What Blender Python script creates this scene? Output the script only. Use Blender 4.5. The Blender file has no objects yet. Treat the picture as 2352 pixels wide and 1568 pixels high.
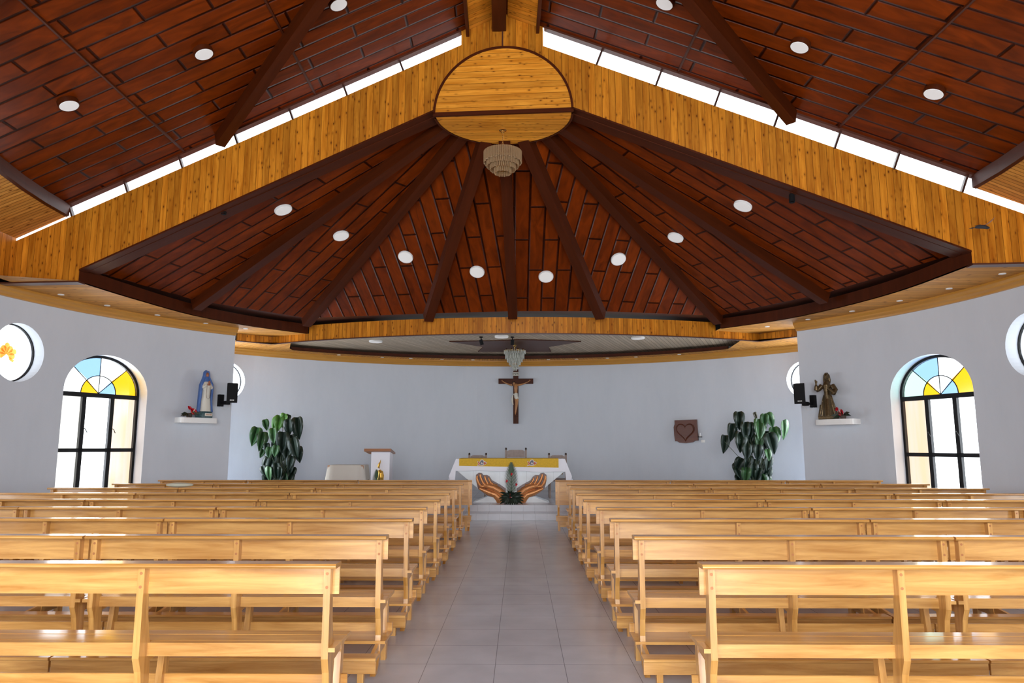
import bpy, bmesh, math, random
from mathutils import Vector, Matrix, noise
PI=math.pi
SC=bpy.context.scene; COL=SC.collection
# ---------------- camera, world, lights, exposure ----------------
cd=bpy.data.cameras.new('camera'); cam=bpy.data.objects.new('camera',cd); COL.objects.link(cam)
cd.sensor_width=36; cd.lens=1653/2352*36; cd.clip_end=300
TH=math.atan(241/1653); PS=18/1653
cam.location=(0,0,1.5); cam.rotation_euler=(PI/2+TH,0,PS)
SC.camera=cam
vs=SC.view_settings; vs.view_transform='Standard'; vs.look='None'; vs.gamma=1; vs.use_curve_mapping=False; vs.exposure=0.74
w=bpy.data.worlds.new('sky'); SC.world=w; w.use_nodes=True
bg=w.node_tree.nodes['Background']; bg.inputs[0].default_value=(.90,.96,1,1); bg.inputs[1].default_value=2.2
def area(name,loc,rot,sx,sy,power,col=(1,1,1)):
    l=bpy.data.lights.new(name,'AREA'); l.shape='RECTANGLE'; l.size=sx; l.size_y=sy; l.energy=power; l.color=col
    o=bpy.data.objects.new(name,l); COL.objects.link(o); o.location=loc; o.rotation_euler=rot; return o
DAY=(.88,.94,1)
area('daylight_rear_door',(0,-4.3,2.75),(PI/2,0,0),7.0,5.3,640,(.93,.96,1))      # faces +Y, outside the rear doorway
# ---------------- helpers ----------------
def tag(o,label=None,cat=None,group=None,kind=None):
    if label: o['label']=label
    if cat: o['category']=cat
    if group: o['group']=group
    if kind: o['kind']=kind
    return o
def empty(name,loc=(0,0,0),rz=0,parent=None):
    o=bpy.data.objects.new(name,None); o.empty_display_size=.1; COL.objects.link(o); o.location=loc; o.rotation_euler=(0,0,rz)
    if parent: o.parent=parent
    return o
class MB:
    def __init__(s): s.v=[];s.f=[];s.uv=[];s.mi=[]
    def face(s,pts,uvs=None,mi=0):
        n=len(s.v); s.v+= [tuple(p) for p in pts]; s.f.append(tuple(range(n,n+len(pts))))
        if uvs is None:
            a=Vector(pts[0]); e=(Vector(pts[1])-a); e2=(Vector(pts[-1])-a)
            if e.length>e2.length: e,e2=e2,e
            vv=e2.normalized() if e2.length>0 else Vector((1,0,0)); nn=e2.cross(e); uu=nn.cross(vv).normalized() if nn.length>1e-9 else e.normalized()
            uvs=[(Vector(p).dot(uu),Vector(p).dot(vv)) for p in pts]
        s.uv.append(uvs); s.mi.append(mi)
    def box(s,x0,x1,y0,y1,z0,z1,mi=0,M=None,ch=0):
        if ch:
            ax=max(range(3),key=lambda i:(x1-x0,y1-y0,z1-z0)[i])
            lo=(x0,y0,z0);hi=(x1,y1,z1); a,b=[i for i in range(3) if i!=ax]
            ol=[(lo[a]+ch,lo[b]),(hi[a]-ch,lo[b]),(hi[a],lo[b]+ch),(hi[a],hi[b]-ch),(hi[a]-ch,hi[b]),(lo[a]+ch,hi[b]),(lo[a],hi[b]-ch),(lo[a],lo[b]+ch)]
            s.prism(ol,ax,lo[ax],hi[ax],mi,M,(a,b)); return
        c=[Vector((x,y,z)) for x in (x0,x1) for y in (y0,y1) for z in (z0,z1)]
        L=[x1-x0,y1-y0,z1-z0]
        fs=[((0,1,3,2),0),((4,6,7,5),0),((0,4,5,1),1),((2,3,7,6),1),((0,2,6,4),2),((1,5,7,3),2)]
        for idx,ax in fs:
            o=[i for i in range(3) if i!=ax]
            if L[o[0]]>=L[o[1]]: vi,ui=o
            else: ui,vi=o
            pts=[c[i] for i in idx]; uv=[(p[ui]+ax*.37,p[vi]) for p in pts]
            if M: pts=[M@p for p in pts]
            s.face(pts,uv,mi)
    def prism(s,ol,ax,a0,a1,mi=0,M=None,ab=None,cap=True):
        # outline (a,b) in the two other axes, extruded along ax
        if ab is None: ab=[i for i in range(3) if i!=ax]
        def P(q,t):
            p=[0,0,0]; p[ab[0]]=q[0]; p[ab[1]]=q[1]; p[ax]=t; p=Vector(p); return M@p if M else p
        ar=sum(ol[i][0]*ol[(i+1)%len(ol)][1]-ol[(i+1)%len(ol)][0]*ol[i][1] for i in range(len(ol)))
        par=1 if (ab[0],ab[1],ax) in ((0,1,2),(1,2,0),(2,0,1)) else -1
        if ar*par<0: ol=ol[::-1]
        n=len(ol); acc=0
        wide=max(q[0] for q in ol)-min(q[0] for q in ol); tall=max(q[1] for q in ol)-min(q[1] for q in ol)
        if cap:
            U=(lambda q:(q[1],q[0])) if wide>tall else (lambda q:(q[0],q[1]))
            s.face([P(q,a1) for q in ol],[U(q) for q in ol],mi)
            s.face([P(q,a0) for q in ol[::-1]],[U(q) for q in ol[::-1]],mi)
        longx=(a1-a0)>max(wide,tall)
        for i in range(n):
            q,r=ol[i],ol[(i+1)%n]; l=math.hypot(q[0]-r[0],q[1]-r[1])
            uv=[(acc,a0),(acc+l,a0),(acc+l,a1),(acc,a1)]
            if not longx: uv=[(b,a) for a,b in uv]
            s.face([P(q,a0),P(r,a0),P(r,a1),P(q,a1)],uv,mi); acc+=l
    def tube(s,pts,rad,n=8,mi=0,caps=True,flat=1.0):
        pts=[Vector(p) for p in pts]; 
        if not hasattr(rad,'__len__'): rad=[rad]*len(pts)
        rings=[]; prev=None
        for i,p in enumerate(pts):
            t=(pts[min(i+1,len(pts)-1)]-pts[max(i-1,0)])
            t=t.normalized() if t.length>1e-9 else Vector((0,0,1))
            if prev is None:
                a=Vector((0,0,1)) if abs(t.z)<.9 else Vector((1,0,0)); u=t.cross(a).normalized()
            else: u=(prev-t*prev.dot(t)); u=u.normalized() if u.length>1e-6 else prev
            prev=u; v=t.cross(u)
            rings.append([p+(u*math.cos(2*PI*k/n)+v*flat*math.sin(2*PI*k/n))*rad[i] for k in range(n)])
        acc=0
        for i in range(len(pts)-1):
            l=(pts[i+1]-pts[i]).length
            for k in range(n):
                k2=(k+1)%n; c0=2*PI*rad[i]/n
                s.face([rings[i][k],rings[i][k2],rings[i+1][k2],rings[i+1][k]],[(k*c0,acc),((k+1)*c0,acc),((k+1)*c0,acc+l),(k*c0,acc+l)],mi)
            acc+=l
        if caps: s.face(rings[0][::-1],None,mi); s.face(rings[-1],None,mi)
    def lathe(s,prof,n=24,c=(0,0,0),mi=0,M=None):
        for i in range(len(prof)-1):
            (r0,z0),(r1,z1)=prof[i],prof[i+1]
            for k in range(n):
                a,b=2*PI*k/n,2*PI*(k+1)/n
                P=lambda r,z,t:Vector((c[0]+r*math.cos(t),c[1]+r*math.sin(t),c[2]+z))
                pts=[P(r0,z0,a),P(r0,z0,b),P(r1,z1,b),P(r1,z1,a)]
                if r0<1e-6: pts=pts[1:]
                elif r1<1e-6: pts=pts[:3]
                if M: pts=[M@p for p in pts]
                s.face(pts,None,mi)
    def ball(s,c,r,n=12,mi=0,M=None):
        if not hasattr(r,'__len__'): r=(r,r,r)
        c=Vector(c)
        for i in range(n//2):
            t0,t1=PI*i/(n//2),PI*(i+1)/(n//2)
            for k in range(n):
                a,b=2*PI*k/n,2*PI*(k+1)/n
                P=lambda t,p:(Vector((r[0]*math.sin(t)*math.cos(p),r[1]*math.sin(t)*math.sin(p),r[2]*math.cos(t))))
                q=[P(t0,a),P(t1,a),P(t1,b),P(t0,b)]
                if i==0: q=q[:3]
                elif i==n//2-1: q=[q[0],q[1],q[3]]
                if M: q=[M.to_3x3()@p for p in q]
                s.face([c+p for p in q],None,mi)
    def build(s,name,mats,parent=None,smooth=False,weld=True,loc=None):
        me=bpy.data.meshes.new(name); me.from_pydata(s.v,[],s.f)
        ul=me.uv_layers.new(name='UVMap'); k=0
        for i,p in enumerate(me.polygons):
            for j in range(len(s.f[i])): ul.data[k].uv=s.uv[i][j]; k+=1
        me.polygons.foreach_set('material_index',s.mi)
        for m in (mats if isinstance(mats,(list,tuple)) else [mats]): me.materials.append(m)
        if weld:
            bm=bmesh.new(); bm.from_mesh(me); bmesh.ops.remove_doubles(bm,verts=bm.verts,dist=1e-5); bm.to_mesh(me); bm.free()
        if smooth: me.shade_smooth() if smooth is True else None
        if smooth: 
            for p in me.polygons: p.use_smooth=True
            if smooth!=True: me.set_sharp_from_angle(angle=smooth)
        o=bpy.data.objects.new(name,me); COL.objects.link(o)
        if parent: o.parent=parent
        if loc: o.location=loc
        return o
def struct(o): o['kind']='structure'; return o
def organic(name,mb,mat,parent=None,voxel=.01,it=4):
    """melt overlapping volumes into one continuous smooth surface"""
    o=mb.build(name+'_tmp',mat)
    m=o.modifiers.new('r','REMESH'); m.mode='VOXEL'; m.voxel_size=voxel; m.use_smooth_shade=True
    m2=o.modifiers.new('s','SMOOTH'); m2.iterations=it; m2.factor=.5
    dg=bpy.context.evaluated_depsgraph_get(); me=bpy.data.meshes.new_from_object(o.evaluated_get(dg)); me.name=name
    if not me.materials: me.materials.append(mat)
    old=o.data; bpy.data.objects.remove(o); bpy.data.meshes.remove(old)
    q=bpy.data.objects.new(name,me); COL.objects.link(q)
    for p in me.polygons: p.use_smooth=True
    if parent: q.parent=parent
    return q
def boolean_cut(o,cutters):
    for c in cutters:
        m=o.modifiers.new('b','BOOLEAN'); m.operation='DIFFERENCE'; m.object=c; m.solver='EXACT'
    dg=bpy.context.evaluated_depsgraph_get(); me=bpy.data.meshes.new_from_object(o.evaluated_get(dg))
    o.modifiers.clear(); o.data=me
    for c in cutters: bpy.data.objects.remove(c)
# ---------------- materials ----------------
def NT(name):
    m=bpy.data.materials.new(name); m.use_nodes=True; nt=m.node_tree; b=nt.nodes['Principled BSDF']
    def N(t,**k):
        n=nt.nodes.new(t)
        for a,v in k.items():
            if a.startswith('i_'):
                key=a[2:]; key=int(key) if key.isdigit() else key.replace('_',' '); n.inputs[key].default_value=v
            else: setattr(n,a,v)
        return n
    return m,nt,b,N,nt.links.new
def ramp(N,stops):
    r=N('ShaderNodeValToRGB'); e=r.color_ramp.elements
    while len(e)<len(stops): e.new(.5)
    for x,(p,c) in zip(e,stops): x.position=p; x.color=(*c,1)
    return r
def plain(name,col,rough=.5,metal=0,spec=.5,coat=0,bump=0,bscale=40,var=0):
    m,nt,b,N,L=NT(name); b.inputs['Base Color'].default_value=(*col,1); b.inputs['Roughness'].default_value=rough
    b.inputs['Metallic'].default_value=metal; b.inputs['Specular IOR Level'].default_value=spec; b.inputs['Coat Weight'].default_value=coat
    if bump or var:
        tc=N('ShaderNodeTexCoord'); n=N('ShaderNodeTexNoise',i_Scale=bscale,i_Detail=4.); L(tc.outputs['Object'],n.inputs['Vector'])
        if bump:
            bp=N('ShaderNodeBump',i_Strength=bump,i_Distance=.01); L(n.outputs['Fac'],bp.inputs['Height']); L(bp.outputs[0],b.inputs['Normal'])
        if var:
            r=ramp(N,[(.3,tuple(c*(1-var) for c in col)),(.7,tuple(min(1,c*(1+var)) for c in col))]); L(n.outputs['Fac'],r.inputs[0]); L(r.outputs[0],b.inputs['Base Color'])
    return m
def wood(name,dark,light,bw=.1,rough=.35,knots=0,groove=.02,tint=.35,coat=.15,grain=(14,1.1),endj=0,bumpd=.003,spec=.5):
    """boards from UV in metres: u across boards, v along them; bw board width (0 = single plank)"""
    m,nt,b,N,L=NT(name); uv=N('ShaderNodeUVMap'); sep=N('ShaderNodeSeparateXYZ'); L(uv.outputs[0],sep.inputs[0])
    if bw:
        d=N('ShaderNodeMath',operation='DIVIDE',i_1=bw); L(sep.outputs[0],d.inputs[0])
        fl=N('ShaderNodeMath',operation='FLOOR'); L(d.outputs[0],fl.inputs[0]); fr=N('ShaderNodeMath',operation='FRACT'); L(d.outputs[0],fr.inputs[0])
        wn=N('ShaderNodeTexWhiteNoise',noise_dimensions='1D'); L(fl.outputs[0],wn.inputs['W']); rnd=wn.outputs['Value']
        if endj:
            wo=N('ShaderNodeMath',operation='MULTIPLY',i_1=endj*3.); L(rnd,wo.inputs[0]); va=N('ShaderNodeMath',operation='ADD'); L(sep.outputs[1],va.inputs[0]); L(wo.outputs[0],va.inputs[1])
            vd=N('ShaderNodeMath',operation='DIVIDE',i_1=endj); L(va.outputs[0],vd.inputs[0]); vf=N('ShaderNodeMath',operation='FLOOR'); L(vd.outputs[0],vf.inputs[0])
            vfr=N('ShaderNodeMath',operation='FRACT'); L(vd.outputs[0],vfr.inputs[0])
            cb=N('ShaderNodeCombineXYZ'); L(fl.outputs[0],cb.inputs[0]); L(vf.outputs[0],cb.inputs[1]); w2=N('ShaderNodeTexWhiteNoise',noise_dimensions='2D'); L(cb.outputs[0],w2.inputs['Vector']); rnd=w2.outputs['Value']
    else:
        oi=N('ShaderNodeObjectInfo'); rnd=oi.outputs['Random']
    rm=N('ShaderNodeMath',operation='MULTIPLY',i_1=37.); L(rnd,rm.inputs[0])
    cv=N('ShaderNodeCombineXYZ'); su=N('ShaderNodeMath',operation='MULTIPLY',i_1=float(grain[0])); L(sep.outputs[0],su.inputs[0]); sv=N('ShaderNodeMath',operation='MULTIPLY',i_1=float(grain[1])); L(sep.outputs[1],sv.inputs[0])
    L(su.outputs[0],cv.inputs[0]); L(sv.outputs[0],cv.inputs[1]); L(rm.outputs[0],cv.inputs[2])
    n=N('ShaderNodeTexNoise',i_Scale=1.,i_Detail=5.,i_Roughness=.6,i_Distortion=.5); L(cv.outputs[0],n.inputs['Vector'])
    r=ramp(N,[(.3,dark),(.72,light)]); L(n.outputs['Fac'],r.inputs[0]); colr=r.outputs[0]
    hs=N('ShaderNodeHueSaturation'); mr=N('ShaderNodeMapRange'); mr.inputs[3].default_value=1-tint; mr.inputs[4].default_value=1+tint*.6; L(rnd,mr.inputs[0]); L(mr.outputs[0],hs.inputs['Value']); L(colr,hs.inputs['Color']); colr=hs.outputs[0]
    def dark_by(fac,amt,c):
        nonlocal colr
        mx=N('ShaderNodeMix',data_type='RGBA'); L(fac,mx.inputs[0]); L(colr,mx.inputs[6]); mx.inputs[7].default_value=(*c,1); colr=mx.outputs[2]
    if knots:
        kv=N('ShaderNodeCombineXYZ'); a=N('ShaderNodeMath',operation='MULTIPLY',i_1=11.); bb=N('ShaderNodeMath',operation='MULTIPLY',i_1=5.5); L(sep.outputs[0],a.inputs[0]); L(sep.outputs[1],bb.inputs[0]); L(a.outputs[0],kv.inputs[0]); L(bb.outputs[0],kv.inputs[1]); L(rm.outputs[0],kv.inputs[2])
        vo=N('ShaderNodeTexVoronoi',i_Scale=knots); L(kv.outputs[0],vo.inputs['Vector'])
        kr=ramp(N,[(.07,(1,1,1)),(.16,(.3,.3,.3)),(.32,(0,0,0))]) ; L(vo.outputs['Distance'],kr.inputs[0]); dark_by(kr.outputs[0],1,(dark[0]*.3,dark[1]*.22,dark[2]*.2))
    bp=N('ShaderNodeBump',i_Strength=.6,i_Distance=bumpd)
    if bw and groove:
        pp=N('ShaderNodeMath',operation='PINGPONG',i_1=.5); L(fr.outputs[0],pp.inputs[0]); lt=N('ShaderNodeMath',operation='LESS_THAN',i_1=groove/bw); L(pp.outputs[0],lt.inputs[0]); g=lt.outputs[0]
        if endj:
            p2=N('ShaderNodeMath',operation='PINGPONG',i_1=.5); L(vfr.outputs[0],p2.inputs[0]); l2=N('ShaderNodeMath',operation='LESS_THAN',i_1=groove/endj); L(p2.outputs[0],l2.inputs[0]); mxm=N('ShaderNodeMath',operation='MAXIMUM'); L(g,mxm.inputs[0]); L(l2.outputs[0],mxm.inputs[1]); g=mxm.outputs[0]
        dark_by(g,1,tuple(c*.38 for c in dark))
        iv=N('ShaderNodeMath',operation='SUBTRACT',i_0=1.); L(g,iv.inputs[1]); L(iv.outputs[0],bp.inputs['Height']); L(bp.outputs[0],b.inputs['Normal'])
    L(colr,b.inputs['Base Color']); b.inputs['Roughness'].default_value=rough; b.inputs['Coat Weight'].default_value=coat; b.inputs['Coat Roughness'].default_value=.12; b.inputs['Specular IOR Level'].default_value=spec
    return m
def battened(name,dark,light,bat_shade,h=.3,wd=1.25,ms=.032):
    """dark plywood strips with raised battens; UV metres, v up the slope"""
    m,nt,b,N,L=NT(name); uv=N('ShaderNodeUVMap'); mp=N('ShaderNodeMapping'); mp.inputs['Rotation'].default_value=(0,0,PI/2); L(uv.outputs[0],mp.inputs[0])
    br=N('ShaderNodeTexBrick',offset=.5,offset_frequency=2,i_Scale=1.); br.inputs['Mortar Size'].default_value=ms; br.inputs['Brick Width'].default_value=wd; br.inputs['Row Height'].default_value=h; br.inputs['Mortar Smooth'].default_value=.9; br.inputs['Bias'].default_value=0
    br.inputs['Color1'].default_value=(*dark,1); br.inputs['Color2'].default_value=(*light,1); br.inputs['Mortar'].default_value=(*bat_shade,1)  # dark batten lines, widened and blurred to paint in the battens' shading
    L(mp.outputs[0],br.inputs['Vector'])
    sm=N('ShaderNodeVectorMath',operation='MULTIPLY'); sm.inputs[1].default_value=(2.2,7,1); L(mp.outputs[0],sm.inputs[0])
    n=N('ShaderNodeTexNoise',i_Scale=.8,i_Detail=5.,i_Distortion=1.2); L(sm.outputs[0],n.inputs['Vector'])
    r=ramp(N,[(.3,(.62,.6,.6)),(.72,(1.35,1.3,1.2))]); L(n.outputs['Fac'],r.inputs[0])
    mx=N('ShaderNodeMix',data_type='RGBA',blend_type='MULTIPLY'); mx.inputs[0].default_value=1; L(br.outputs['Color'],mx.inputs[6]); L(r.outputs[0],mx.inputs[7])
    L(mx.outputs[2],b.inputs['Base Color']); bp=N('ShaderNodeBump',i_Strength=1.,i_Distance=.035); L(br.outputs['Fac'],bp.inputs['Height']); L(bp.outputs[0],b.inputs['Normal'])
    b.inputs['Roughness'].default_value=.36; b.inputs['Coat Weight'].default_value=.03; b.inputs['Coat Roughness'].default_value=.2; b.inputs['Specular IOR Level'].default_value=.08
    return m
M={}
M['pew']=wood('honey_pine',(.44,.19,.034),(.76,.42,.125),0,rough=.32,tint=.12,coat=.5,grain=(22,1.6))
M['pew_end']=plain('end_grain_pine',(.72,.42,.14),.4)
M['peg']=plain('dowel_wood',(.42,.16,.05),.5)
M['fascia']=wood('knotty_pine_boards',(.40,.115,.004),(.72,.28,.022),.105,rough=.45,knots=1.15,groove=.003,tint=.25,coat=.04,spec=.2,grain=(16,1.4))
M['medal']=wood('knotty_pine_panel',(.56,.18,.008),(.88,.37,.04),.10,rough=.45,knots=1.2,groove=.003,tint=.18,coat=.04,spec=.2,grain=(16,1.4))
M['soffit']=wood('slatted_pine_soffit',(.48,.19,.03),(.74,.36,.075),.075,rough=.5,knots=.9,groove=.005,tint=.18,coat=0,spec=.12)
M['sanct']=wood('grey_washed_ceiling_boards',(.40,.31,.20),(.56,.45,.32),.10,rough=.6,groove=.006,tint=.15)
M['gold']=wood('golden_moulding',(.46,.20,.02),(.58,.27,.035),0,rough=.35,tint=.03,coat=.3)
M['roof']=battened('dark_batten_ceiling',(.13,.019,.0008),(.175,.028,.0015),(.028,.004,.0008),h=.29,wd=1.6,ms=.027)
M['beam']=wood('dark_beam_wood',(.050,.009,.0015),(.080,.015,.003),0,rough=.42,tint=.08,coat=.02,spec=.15,grain=(10,.8))
M['trim']=plain('dark_trim_wood',(.075,.018,.007),.4,coat=.2)
M['white']=plain('white_paint',(.85,.85,.83),.6)
M['black']=plain('black_plastic',(.008,.008,.009),.7,spec=.15)
M['frame']=plain('black_window_metal',(.006,.006,.007),.5,spec=.2)
M['leadbrown']=plain('dark_brown_muntin',(.05,.018,.012),.4)
M['brass']=plain('polished_brass',(.80,.52,.16),.22,metal=1)
M['copper']=plain('gilded_copper_paint',(.62,.27,.10),.38,metal=.55,bump=.25,bscale=60,var=.22)
M['goldleaf']=plain('gold_paint',(.62,.36,.06),.3,metal=.7,bump=.2,bscale=60)
M['bronze']=plain('bronze_statue',(.095,.062,.026),.3,metal=.6,bump=.25,bscale=45,var=.35)
M['cloth']=plain('white_linen',(.88,.90,.98),.9,bump=.2,bscale=12)
M['beige']=plain('beige_cloth',(.55,.50,.43),.95,bump=.25,bscale=14)
M['yellow']=plain('yellow_brocade',(.68,.42,.02),.7,bump=.2,bscale=30,var=.1)
M['chair']=plain('grey_brown_chair_wood',(.24,.17,.14),.45,var=.2,bscale=14)
M['chairdark']=plain('dark_chair_finial',(.03,.016,.012),.4)
M['wicker']=plain('tan_upholstery',(.36,.26,.15),.85,bump=.3,bscale=60)
M['lectwood']=wood('red_brown_board',(.28,.10,.03),(.40,.16,.055),0,tint=.05)
M['carved']=wood('carved_mahogany',(.075,.016,.006),(.13,.030,.011),0,rough=.35,tint=.05,coat=.1,spec=.4)
M['crosswood']=wood('dark_cross_wood',(.05,.015,.008),(.09,.027,.013),0,rough=.6,tint=.05,coat=0,spec=.2)
M['skin']=plain('painted_skin',(.42,.19,.07),.4,var=.15,bscale=10)
M['skind']=plain('painted_skin_dark',(.34,.12,.06),.5)
M['blue']=plain('blue_mantle_paint',(.055,.13,.36),.55,var=.12,bscale=8)
M['cream']=plain('cream_robe_paint',(.66,.64,.56),.6)
M['hair']=plain('dark_hair_paint',(.03,.014,.008),.5)
M['red']=plain('red_petal',(.50,.008,.02),.35)
M['leaf']=plain('glossy_green_leaf',(.035,.10,.03),.35,coat=.2,var=.4,bscale=5)
M['fern']=plain('fern_green',(.018,.06,.02),.5,var=.3,bscale=8)
M['leafd']=plain('dark_leaf',(.008,.022,.012),.4,coat=.1,var=.3,bscale=8)
M['leafb']=plain('bright_green_leaf',(.07,.20,.03),.35,coat=.2,var=.3,bscale=6)
M['leafbrown']=plain('brown_green_leaf',(.05,.045,.02),.5,var=.4,bscale=20)
M['stem']=plain('leaf_stem',(.05,.07,.035),.6)
M['pot']=plain('dark_clay_pot',(.06,.04,.03),.7)
M['teal']=plain('teal_painted_base',(.03,.08,.09),.5,var=.5,bscale=30)
M['lampw']=plain('white_lamp_plastic',(.88,.88,.86),.5)
M['bird']=plain('dark_bird_feathers',(.02,.02,.025),.6)
M['birdb']=plain('brown_bird_feathers',(.25,.10,.04),.6)
M['greenish']=plain('pale_green_cushion',(.55,.56,.45),.9)
def m_lamp():
    m,nt,b,N,L=NT('lamp_diffuser'); b.inputs['Base Color'].default_value=(.60,.595,.59,1); b.inputs['Roughness'].default_value=.6
    b.inputs['Emission Color'].default_value=(1,.96,.92,1); b.inputs['Emission Strength'].default_value=.17; return m  # faint glow added to lift the brightness of the discs
M['lamp']=m_lamp()
def m_wall():
    m,nt,b,N,L=NT('pale_blue_grey_plaster'); tc=N('ShaderNodeTexCoord'); n=N('ShaderNodeTexNoise',i_Scale=1.3,i_Detail=6.,i_Roughness=.7); mp=N('ShaderNodeMapping'); mp.inputs['Scale'].default_value=(1,1,.35); L(tc.outputs['Object'],mp.inputs[0]); L(mp.outputs[0],n.inputs['Vector'])
    r=ramp(N,[(.3,(.555,.595,.65)),(.7,(.605,.64,.695))]); L(n.outputs['Fac'],r.inputs[0]); L(r.outputs[0],b.inputs['Base Color']); b.inputs['Roughness'].default_value=.75
    n2=N('ShaderNodeTexNoise',i_Scale=60.,i_Detail=4.); L(tc.outputs['Object'],n2.inputs['Vector']); bp=N('ShaderNodeBump',i_Strength=.12,i_Distance=.01); L(n2.outputs['Fac'],bp.inputs['Height']); L(bp.outputs[0],b.inputs['Normal']); return m
M['wall']=m_wall()
def m_tile(name,a,bcol,mortar,sx,sy,ox=0,oy=0,rough=.22,swap=False):
    m,nt,b,N,L=NT(name); tc=N('ShaderNodeTexCoord'); mp=N('ShaderNodeMapping'); mp.inputs['Location'].default_value=(ox,oy,0); L(tc.outputs['Object'],mp.inputs[0])
    br=N('ShaderNodeTexBrick',offset=0.,i_Scale=1.); br.inputs['Mortar Size'].default_value=.0025; br.inputs['Brick Width'].default_value=sx; br.inputs['Row Height'].default_value=sy; br.inputs['Color1'].default_value=(*a,1); br.inputs['Color2'].default_value=(*bcol,1); br.inputs['Mortar'].default_value=(*mortar,1)
    if swap:
        s=N('ShaderNodeSeparateXYZ'); c=N('ShaderNodeCombineXYZ'); L(mp.outputs[0],s.inputs[0]); L(s.outputs[0],c.inputs[0]); L(s.outputs[2],c.inputs[1]); L(c.outputs[0],br.inputs['Vector'])
    else: L(mp.outputs[0],br.inputs['Vector'])
    n=N('ShaderNodeTexNoise',i_Scale=3.,i_Detail=6.); L(tc.outputs['Object'],n.inputs['Vector']); r=ramp(N,[(.3,(.9,.9,.9)),(.7,(1.06,1.06,1.06))]); L(n.outputs['Fac'],r.inputs[0])
    mx=N('ShaderNodeMix',data_type='RGBA',blend_type='MULTIPLY'); mx.inputs[0].default_value=1; L(br.outputs['Color'],mx.inputs[6]); L(r.outputs[0],mx.inputs[7]); L(mx.outputs[2],b.inputs['Base Color'])
    b.inputs['Roughness'].default_value=rough; b.inputs['Specular IOR Level'].default_value=.5
    return m
M['floor']=m_tile('grey_floor_tiles',(.52,.545,.61),(.54,.565,.63),(.24,.25,.28),.48,.48,ox=.173,rough=.25)
M['riser']=m_tile('white_riser_tiles',(.60,.62,.68),(.63,.65,.70),(.40,.41,.45),.243,.6,ox=.173,rough=.3,swap=True)
M['stone']=m_tile('white_altar_stone',(.74,.79,.83),(.75,.80,.84),(.45,.48,.52),.60,2.,ox=.25,rough=.35,swap=True)
def m_pane(name,tint,stripe=None):
    m,nt,b,N,L=NT(name); nt.nodes.remove(b); out=nt.nodes['Material Output']; t=N('ShaderNodeBsdfTransparent'); t.inputs[0].default_value=(*tint,1)
    if stripe:
        tc=N('ShaderNodeTexCoord'); mp=N('ShaderNodeMapping'); mp.inputs['Scale'].default_value=(5,5,.35); L(tc.outputs['Object'],mp.inputs[0]); n=N('ShaderNodeTexNoise',i_Scale=1.2,i_Detail=2.); L(mp.outputs[0],n.inputs['Vector'])
        r=ramp(N,[(.38,stripe),(.62,tint)]); L(n.outputs['Fac'],r.inputs[0]); L(r.outputs[0],t.inputs[0])
    g=N('ShaderNodeBsdfGlossy'); g.inputs['Roughness'].default_value=.1; mix=N('ShaderNodeMixShader'); mix.inputs[0].default_value=.04; L(t.outputs[0],mix.inputs[1]); L(g.outputs[0],mix.inputs[2]); L(mix.outputs[0],out.inputs['Surface']); return m
T=.45
P_={'w':m_pane('clear_frosted_pane',(.97,.97,.97)),'cw':m_pane('warm_white_pane',(.50*.95,.47*.95,.42*.95)),
 'pc':m_pane('peach_wall_view_pane',(.33,.27,.22),(.40,.26,.165)),'bl':m_pane('pale_blue_pane',(.15,.255,.40)),'ye':m_pane('amber_pane',(.52,.25,.004)),'gr':m_pane('pale_green_pane',(.27,.43,.35))}  # peach tint stands for the outside wall seen through clear glass
# ---------------- plan ----------------
W=(-.412,10.338); WR=8.271       # nave wall circle
S=(-.305,11.388); SR=9.555       # sanctuary wall circle
def pol(c,r,deg,z=0): a=math.radians(deg); return Vector((c[0]+r*math.sin(a),c[1]+r*math.cos(a),z))
O=Vector((-.27,10.78,0)); GD=Vector((math.cos(math.radians(4.04)),-math.sin(math.radians(4.04)),0)); GN=Vector((-GD.y,GD.x,0))  # gable line, GN points away from the nave
RD=Vector((-.024,1,0))
def G(s,z,off=0): return O+GD*s+GN*off+Vector((0,0,z))
YB=-3.6
# floor and steps
mb=MB(); mb.box(-9.3,9.3,YB-3,15.13,-.1,0); struct(mb.build('floor',M['floor']))
# step: tread uses floor tile, riser white
def step(name,y0,y1,z0,z1,x0=-8.6,x1=8.2):
    mb=MB()
    mb.face([(x0,y0,z0),(x1,y0,z0),(x1,y0,z1),(x0,y0,z1)],None,1)
    mb.face([(x0,y0,z1),(x1,y0,z1),(x1,y1,z1),(x0,y1,z1)],None,0)
    mb.face([(x0,y1,z0),(x0,y1,z1),(x1,y1,z1),(x1,y1,z0)],None,0); mb.face([(x0,y0,z0),(x0,y0,z1),(x0,y1,z1),(x0,y1,z0)],None,0); mb.face([(x1,y0,z0),(x1,y1,z0),(x1,y1,z1),(x1,y0,z1)],None,0)
    return struct(mb.build(name,[M['floor'],M['riser']]))
step('floor',15.13,15.72,0,.13); step('floor',15.72,21.6,0,.26)
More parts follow.
